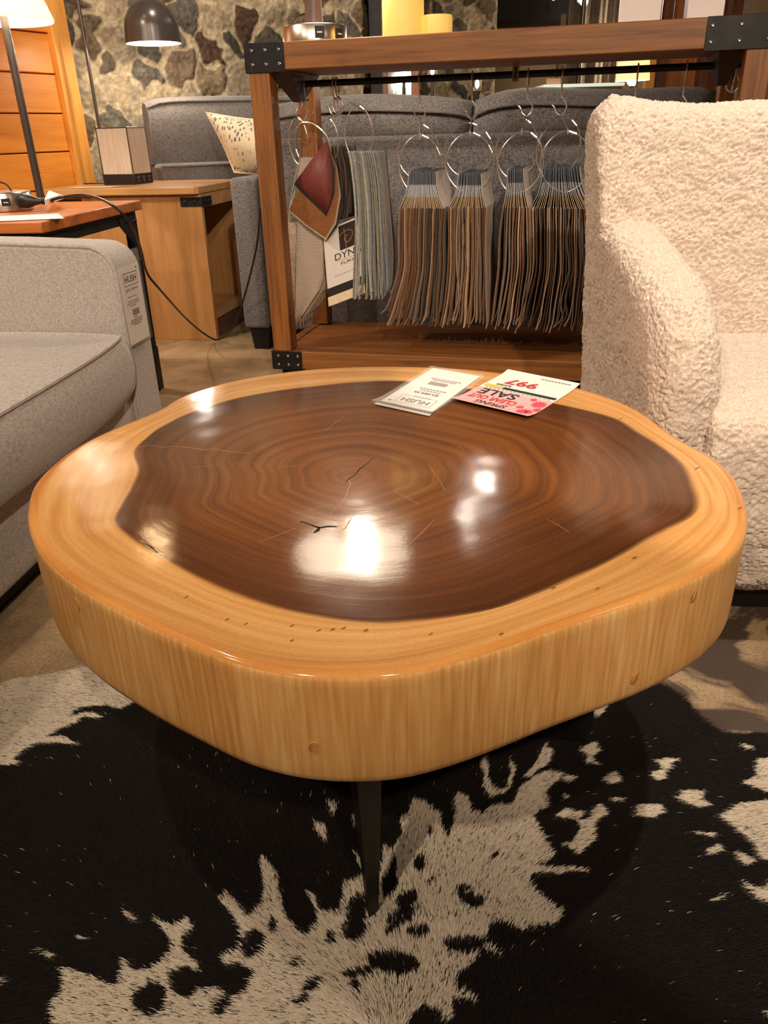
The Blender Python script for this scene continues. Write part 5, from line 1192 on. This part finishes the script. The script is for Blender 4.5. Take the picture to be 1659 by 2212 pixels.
# rubble stone wall
def stone_wall(name, p0, ang, length, hgt, seed, step=.0068, z0=0):
    g = np.random.default_rng(seed); d = np.array([math.sin(ang), math.cos(ang)]); nrm = np.array([math.cos(ang), -math.sin(ang)])
    nu, nv = int(length/step), int(hgt/step); u = np.linspace(0, length, nu); v = np.linspace(z0, z0+hgt, nv); U, Vv = np.meshgrid(u, v)
    def lat(X, Y, s): # cheap value noise
        g2 = np.random.default_rng(int(s*1000)+seed); T = g2.random((512, 512)); x = X*s; y = Y*s; xi = np.floor(x).astype(int) % 511; yi = np.floor(y).astype(int) % 511
        fx = x-np.floor(x); fy = y-np.floor(y); fx = fx*fx*(3-2*fx); fy = fy*fy*(3-2*fy)
        return (T[yi, xi]*(1-fx)+T[yi, xi+1]*fx)*(1-fy)+(T[yi+1, xi]*(1-fx)+T[yi+1, xi+1]*fx)*fy
    wu = U+.06*(lat(U, Vv, 7.0)-.5)+.02*(lat(U, Vv, 31)-.5); wv = Vv+.06*(lat(U+9, Vv, 7)-.5)+.02*(lat(U+5, Vv, 31)-.5)
    wu = wu+.05*(lat(U+3, Vv+2, 14)-.5); wv = wv+.05*(lat(U+1, Vv+7, 14)-.5)
    seeds = []; pu, pv = .185, .155; row = 0; y = z0
    while y < z0+hgt+.2:
        x = -.1+(row % 2)*.08
        while x < length+.2:
            seeds.append((x+g.uniform(-.06, .06), y+g.uniform(-.06, .06), g.uniform(.8, 1.25), g.uniform(0, .018))); x += pu*g.uniform(.75, 1.3)
        y += pv; row += 1
    f1 = np.full(U.shape, 9.0); f2 = np.full(U.shape, 9.0); bi = np.zeros(U.shape, int)
    for i, (x, y, a_, r) in enumerate(seeds):
        dd = np.hypot((wu-x)*a_, (wv-y)/a_)-r; k = dd < f1; f2 = np.where(k, f1, np.minimum(f2, dd)); f1 = np.where(k, dd, f1); bi[k] = i
    cols = np.array([srgb(*c)[:3] for c in ((62,54,48),(84,74,64),(52,46,44),(104,86,68),(88,66,54),(70,72,70),(94,88,80),(60,58,56))]); pick = g.integers(0, len(cols), len(seeds))
    stone = (g.random(len(seeds)) < .7)*1.0; depth = g.uniform(.4, 1.0, len(seeds))
    mort = np.array(srgb(190,172,142)[:3]); gap = f2-f1+.05*(lat(U+2, Vv, 21)-.5)
    t = np.clip((gap-.022)/.010, 0, 1)*stone[bi]; t3 = (t*(.55+.45*depth[bi]))[..., None]
    tone = (.8+.4*lat(U, Vv, 48))[..., None]*(.8+.4*lat(U, Vv, 13))[..., None]*(.72+.56*lat(U+4, Vv, 115))[..., None]
    rub = np.clip((gap-.02)/.02, 0, 1)[..., None]*(1-stone[bi])[..., None]*.35
    base_c = mort*(1-rub)+cols[pick[bi]]*1.25*rub
    C = np.clip((cols[pick[bi]]*(.55+.9*lat(U+8, Vv+3, 80))[..., None]*t3+base_c*(1-t3))*tone, 0, .8)
    hgtm = .026*np.sqrt(np.clip(gap*7, 0, 1))*np.maximum(t, .35) + .020*lat(U, Vv, 17)+.012*lat(U, Vv, 48)+.006*lat(U, Vv, 115)
    X = p0[0]+d[0]*U+nrm[0]*hgtm; Y = p0[1]+d[1]*U+nrm[1]*hgtm
    Vt = np.stack([X, Y, Vv], -1).reshape(-1, 3); ii = np.arange(nu*nv).reshape(nv, nu)
    fc = np.stack([ii[:-1,:-1], ii[:-1,1:], ii[1:,1:], ii[1:,:-1]], -1).reshape(-1, 4)
    o = raw_mesh(name, Vt, fc, C.reshape(-1, 3), mat_attr(name+'_stone', .85, .2), None); o['kind'] = 'structure'
    s_ = o.modifiers.new('thick', 'SOLIDIFY'); s_.thickness = .06; s_.offset = -1
    return o
stone_wall('wall_back', (-1.72, 4.92), math.radians(58), 1.95, 2.79, 5)
stone_wall('wall_end', (.05, 8.05), math.radians(75), 1.15, 2.79, 11, .012)

# ================================================================== FAR ROOM
# leaning mirror at the end of the stone wall
mA, mB_, mh = ay(814,20,6.05), ay(905,20,6.05), 1.75
mr = thing('standing_mirror', 'tall wood framed mirror leaning at the right end of the stone wall', 'mirror', (mA.x, 6.0, 0))
w_ = mB_.x-mA.x
Rm = Matrix.Translation((mA.x, 5.98, 0)) @ Matrix.Rotation(math.radians(-4), 4, 'X')
def mbx(nm, a, b, mt): m = MB(); m.box(a, b, Rm); return part(nm, m, mt, mr, mods=[bev(.004)])
mbx('frame', (0,0,0), (.055,.04,mh), M['farwood']); mbx('frame', (w_-.05,0,0), (w_,.04,mh), M['farwood']); mbx('frame', (.0551,0,0), (w_-.0501,.04,.06), M['farwood']); mbx('frame', (.0551,0,mh-.06), (w_-.0501,.04,mh), M['farwood'])
mbx('glass', (.0551,.01,.061), (w_-.0501,.02,mh-.061), simple('mirror_glass', (.85,.85,.83,1), .03, 1, .01))
dp = MB(); a0, a1 = ay(797,40,6.1), ay(816,40,6.1); dp.box((a0.x,6.02,0), (a1.x+.02,6.16,2.79)); struct('trim_2', dp, M['blackmetal'])
def box_px(x0, x1, Y, z0, z1, dep=.08):
    a, b = ay(x0, 150, Y), ay(x1, 150, Y); return MB().box((a.x, Y, z0), (b.x, Y+dep, z1))
struct('trim_3', box_px(1398, 1416, 7.0, 0, 2.79), M['plank_v']); struct('trim_4', box_px(1416.5, 1441, 7.05, 0, 2.79), M['darkwood'])
dr = empty_struct('door_1', 'wooden panel door between dark posts far behind the rack', 'door')
part('panel', box_px(1441.5, 1499, 7.1, 0, 2.1, .04), M['farwood'], dr, mods=[bev(.004)]); part('casing', box_px(1499.5, 1511, 7.05, 0, 2.2), M['alder'], dr, mods=[bev(.004)])
struct('trim_5', box_px(1512, 1552, 6.9, 0, 2.79), M['darkwood']); struct('trim_6', box_px(1563, 1586, 6.2, 0, 2.79), M['darkwood'])
struct('trim_7', box_px(1587, 1720, 6.6, 0, 2.79, .05), M['plaster'])
struct('trim_8', box_px(1205, 1216, 8.6, 0, 1.85), M['plaster'])
# curtain
a, b = ay(1222,150,8.3).x, ay(1345,150,8.3).x; xs = np.linspace(a, b, 90)
G = [[(x, 8.3+.035*math.sin((x-a)*38)+.015*math.sin((x-a)*91), z) for x in xs] for z in (.05, .8, 1.5, 2.3)]
cu_ = part('curtain', MB().grid(G), fabric('taupe_drape', srgb(96,84,72), srgb(150,134,114), 300), smooth='all', recalc=False, mods=[solid(.006)]); tag(cu_, 'taupe pleated curtain hanging on the far wall behind the rack', 'curtain')
ps = ay(1251,150,7.6).x; pp_ = part('curtain_pole', MB().tube([(ps,7.6,0),(ps,7.6,2.2)], .02, 10), M['gunmetal'], smooth=True); pp_.name = 'stand_pole'; tag(pp_, 'thin dark upright pole in front of the taupe curtain', 'pole')
# yellow lamp
p = ay(1369,146,6.6); ly = thing('table_lamp', 'lamp with warm yellow drum shade glowing far behind the armchair', 'lamp', (p.x, 6.6, 0))
zc = p.z; m = MB(); m.lathe([(.122,zc-.085),(.124,zc-.085),(.105,zc+.085),(.103,zc+.085)], n=36, cap=False); part('lamp_shade', m, glow('yellow_shade', (1,.62,.22,1), 1.6, (.85,.7,.4,1)), ly, world=False, smooth=True)
part('stem', MB().lathe([(.10,0),(.10,.02),(.012,.03),(.012,zc+.11),(.02,zc+.13)], n=20), M['gunmetal'], ly, world=False, smooth=True)
m = MB(); m.lathe([(.02,zc-.12),(.04,zc-.10),(.02,zc-.06)], n=16); part('finial', m, glow('lit_crystal', (1,.95,.9,1), 1.5), ly, world=False, smooth=True)
# counter with a lit glass top and a price card
p0_, p1_ = ay(1176,187,6.0), ay(1345,180,6.0); zt = (p0_.z+p1_.z)/2-.012
cn = thing('counter', 'tall display counter with pale lit glass top behind the charcoal sofa', 'counter', ((p0_.x+p1_.x)/2, 6.2, 0))
part('cabinet_body', MB().box((p0_.x,6.0,0), (p1_.x,6.45,zt)), M['darkwood'], cn, mods=[bev(.004)])
part('glass_top', MB().box((p0_.x-.01,5.98,zt), (p1_.x+.01,6.47,zt+.02)), glow('lit_glass_edge', (.9,1,.8,1), .5, (.8,.9,.8,1)), cn, mods=[bev(.004)])
sc_ = Sheet(ay(1183,176,5.97)+Vector((0,0,.03)), ay(1214,175,5.97)+Vector((0,0,.03)), ay(1183,189,5.97)+Vector((0,0,.03)))
for q_ in (sc_,): q_.A += Vector((0, .05, zt+.022-(sc_.A+sc_.V).z))
pc_ = thing('price_card', 'small pink price card standing at the near edge of the lit glass counter', 'card', tuple(sc_.p(.5, 1)))
m = MB(); sc_.rect(m, 0, 0, 1, 1, 0); part('card', m, simple('pink_card', srgb(226,170,146), .6, 0, .03), pc_, recalc=False, mods=[solid(.002)])
m = MB(); sc_.rect(m, .15, .4, .4, .55, -.003); sc_.rect(m, .5, .35, .9, .55, -.003); part('small_print', m, M['greyink'], pc_, recalc=False)
# glass lanterns with filament bulbs
gl = clearplastic('lantern_glass'); bm_ = glow('filament', (1,.72,.38,1), 14)
def lantern(px, py, Y, r, hh, lab, dark=False):
    p = ay(px, py, Y); t = thing('glass_lantern', lab, 'lantern', (p.x, Y, 0), 0, 'glass lanterns behind the charcoal sofa')
    z = p.z; m = MB(); m.lathe([(r*.7,z-hh),(r,z-hh*.8),(r,z+hh*.4),(r*.6,z+hh*.8),(r*.6,z+hh)], n=20, cap=False); part('glass', m, gl, t, world=False, smooth=True)
    m = MB(); m.lathe([(.003,z-hh*.7),(r*.45,z-hh*.4),(r*.4,z+hh*.2),(.004,z+hh*.5)], n=14); part('bulb', m, bm_, t, world=False, smooth=True)
    part('stand', MB().lathe([(.09,0),(.09,.015),(.012,.02),(.012,z-hh-.02),(r*.72,z-hh-.015),(r*.72,z-hh)], n=18), M['gunmetal'], t, world=False, smooth=True)
lantern(872, 150, 5.5, .035, .055, 'glass lantern with a lit bulb in front of the mirror')
lantern(934, 150, 5.9, .032, .05, 'glass lantern with a lit bulb just right of the mirror')
lantern(1031, 180, 4.6, .022, .034, 'small glass filament bulb lamp standing behind the gap between the charcoal sofa cushions')
# ceiling spots: the far white ones are seen, the rest added unseen for light
M['can'] = simple('spot_can_black', srgb(24,22,22), .5, .3, .1)
SPOTS = []
def spot(loc, target, power, col, size, blend=.25, r=.035, lab=None, lens=25, light=True, cone=None):
    loc = Vector(loc); d = (Vector(target)-loc).normalized(); q = d.to_track_quat('-Z', 'Y'); Rq = Matrix.Translation(loc) @ q.to_matrix().to_4x4()
    t = thing('seen_or_added_spot', lab, 'spotlight', tuple(loc), 0)
    m = MB(); m.lathe([(r*1.25,.0),(r*1.25,.16),(r*.9,.18)], n=24, cap=False); m.lathe([(r*.9,.18),(.001,.181)], n=24, cap=False)
    m.v = [tuple(Rq @ Vector(p)) for p in m.v]; part('can', m, M['can'], t, smooth=True)
    m = MB(); m.lathe([(r*1.1,.03),(.001,.031)], n=24, cap=False); m.v = [tuple(Rq @ Vector(p)) for p in m.v]; part('lens', m, glow('lens_%d' % len(SPOTS), col, lens), t, smooth=True)
    up_ = Rq @ Vector((0,0,.18)); part('mount', MB().tube([up_, Vector((up_.x, up_.y, 2.8))], .008, 8), M['can'], t, smooth=True)
    if light:
        l = bpy.data.lights.new('spot', 'SPOT'); l.energy = power; l.color = col[:3]; l.spot_size = math.radians(size); l.spot_blend = blend; l.shadow_soft_size = r
        o = bpy.data.objects.new('spot', l); COL.objects.link(o); o.matrix_world = Rq @ Matrix.Translation((0,0,-.004))
    SPOTS.append(t)
WARM = (1, .84, .66, 1); WARM2 = (1, .88, .74, 1); ORANGE = (1, .62, .30, 1)
spot((1.22, 1.42, 2.7), (1.12, 1.55, 0), 150, WARM2, 52, .06, .03, 'added unseen spotlight above the armchair, cone edge standing in for a shadow line')  # added lamp; hard cone edge imitates a shadow line on slab and rug
spot((-1.1, -1.0, 2.6), (-.45, 1.3, .4), 130, WARM, 84, .5, .05, 'added unseen fill spotlight behind and left of the viewer')  # added out of view as fill for the table and sofa
spot((.5, -1.3, 2.6), (.35, 2.9, .7), 330, WARM, 60, .5, .05, 'added unseen key spotlight behind the viewer aimed at the rack')  # added key light, out of view, brightens rack and swatches
spot((-1.5, 1.5, 2.7), (-1.1, 1.5, .4), 60, WARM2, 80, .6, .04, 'added unseen spotlight brightening the light grey sofa from above')  # added overhead to brighten the cushion tops
spot((-2.2, 2.0, 2.6), (-1.2, 3.9, .6), 110, WARM, 90, .5, .035, 'added unseen fill spotlight above the side table')  # added fill for the side table corner
spot((-.7, 3.9, 2.6), (-.95, 5.4, 1.1), 60, WARM2, 84, .5, .035, 'added unseen spotlight washing the stone wall')  # added wash for the stones, fitting out of view
p = ay(1262,4,8.0); spot(tuple(p), (p.x-.3, 2, .8), 60, (.9,.95,1,1), 90, .4, .028, 'bright white spotlight shining towards us under the far dark ceiling', 60)
p = ay(1196,-6,8.4); spot(tuple(p), (p.x-.3, 3, .8), 10, (.9,.95,1,1), 80, .4, .02, 'small white spotlight left of the bright one under the far ceiling', 30)
def mirror_at(px, py, z):
    q = az(px, py, ZT); d = ray(px, py); d = Vector((d.x, d.y, -d.z)); return q + d*((z-ZT)/d.z)
def bare_bulb(loc, r, col, lens, lab):
    t = thing('pendant_bulb', lab, 'bulb', tuple(loc)); z = loc[2]
    m = MB(); m.lathe([(.002,-r),(r*.8,-r*.6),(r,0),(r*.7,r*.7),(r*.35,r*1.2)], tuple(loc), n=20); part('bulb', m, glow('bulb_%s' % len(bpy.data.materials), col, lens), t, smooth=True)
    m = MB(); m.lathe([(r*.4,r*1.2),(r*.4,r*2.2),(.003,r*2.3)], tuple(loc), n=14); m.tube([(loc[0], loc[1], z+r*2.2), (loc[0], loc[1], 2.8)], .003, 6); part('cable', m, M['blackplastic'], t, smooth=True)
bare_bulb(mirror_at(340, 1168, 2.05), .028, ORANGE, 60, 'bare amber bulb hanging over the alder cabinet')
bare_bulb(mirror_at(155, 1065, 1.95), .026, WARM2, 60, 'bare warm bulb hanging in front of the plank wall')
bare_bulb(mirror_at(1045, 1040, 2.3), .04, WARM2, 30, 'bare warm bulb hanging behind the charcoal sofa, farther from us')
bare_bulb(mirror_at(1015, 1115, 2.25), .03, WARM2, 20, 'bare warm bulb hanging behind the charcoal sofa, nearer to us')
def pl(loc, power, col, r, name):
    l = bpy.data.lights.new(name, 'POINT'); l.energy = power; l.color = col[:3]; l.shadow_soft_size = r; o = bpy.data.objects.new(name, l); COL.objects.link(o); o.location = loc
pl((-1.30, 3.26, 1.37), 34, WARM, .03, 'floor_lamp_light')
pl((-1.113, 4.65, 1.345), 9, WARM2, .03, 'dome_light')
q_ = on_rack(680, 75, .15); pl((q_.x+.085, q_.y, q_.z+.44), 22, WARM, .022, 'rack_lamp_light')
p = ay(1369,146,6.6); pl((p.x, 6.6, p.z), 6, WARM, .05, 'far_lamp_light')
pl((2.6, 8.0, 1.5), 40, WARM, .1, 'far_fill_light')  # added fill without a fitting, lifts the dark far wall
q_ = mirror_at(1045, 1040, 2.3); pl(q_, 26, WARM2, .045, 'sofa_room_light'); q_ = mirror_at(1015, 1115, 2.25); pl(q_, 8, WARM2, .035, 'sofa_room_light')
q_ = mirror_at(340, 1168, 2.05); pl(q_, 5, ORANGE, .03, 'amber_bulb_light'); q_ = mirror_at(155, 1065, 1.95); pl(q_, 5, WARM2, .03, 'warm_bulb_light')
pl((-2.0, .4, 2.5), 42, WARM, .12, 'front_fill_light')  # added fill from above left, no fitting
pl((2.4, .2, 2.5), 10, WARM, .12, 'front_fill_light')  # weaker added fill on the right, no fitting

# ================================================================== WORLD AND VIEW
w = bpy.data.worlds.new('room_air'); SC.world = w; w.use_nodes = True
w.node_tree.nodes['Background'].inputs['Color'].default_value = (1, .84, .66, 1); w.node_tree.nodes['Background'].inputs['Strength'].default_value = .1
vs_ = SC.view_settings; vs_.view_transform = 'Standard'; vs_.look = 'None'; vs_.gamma = 1; vs_.use_curve_mapping = False; vs_.exposure = 0.0
SC.display_settings.display_device = 'sRGB'
try: SC.cycles.max_bounces = 8; SC.cycles.transparent_max_bounces = 12; SC.cycles.sample_clamp_indirect = 4
except Exception: pass
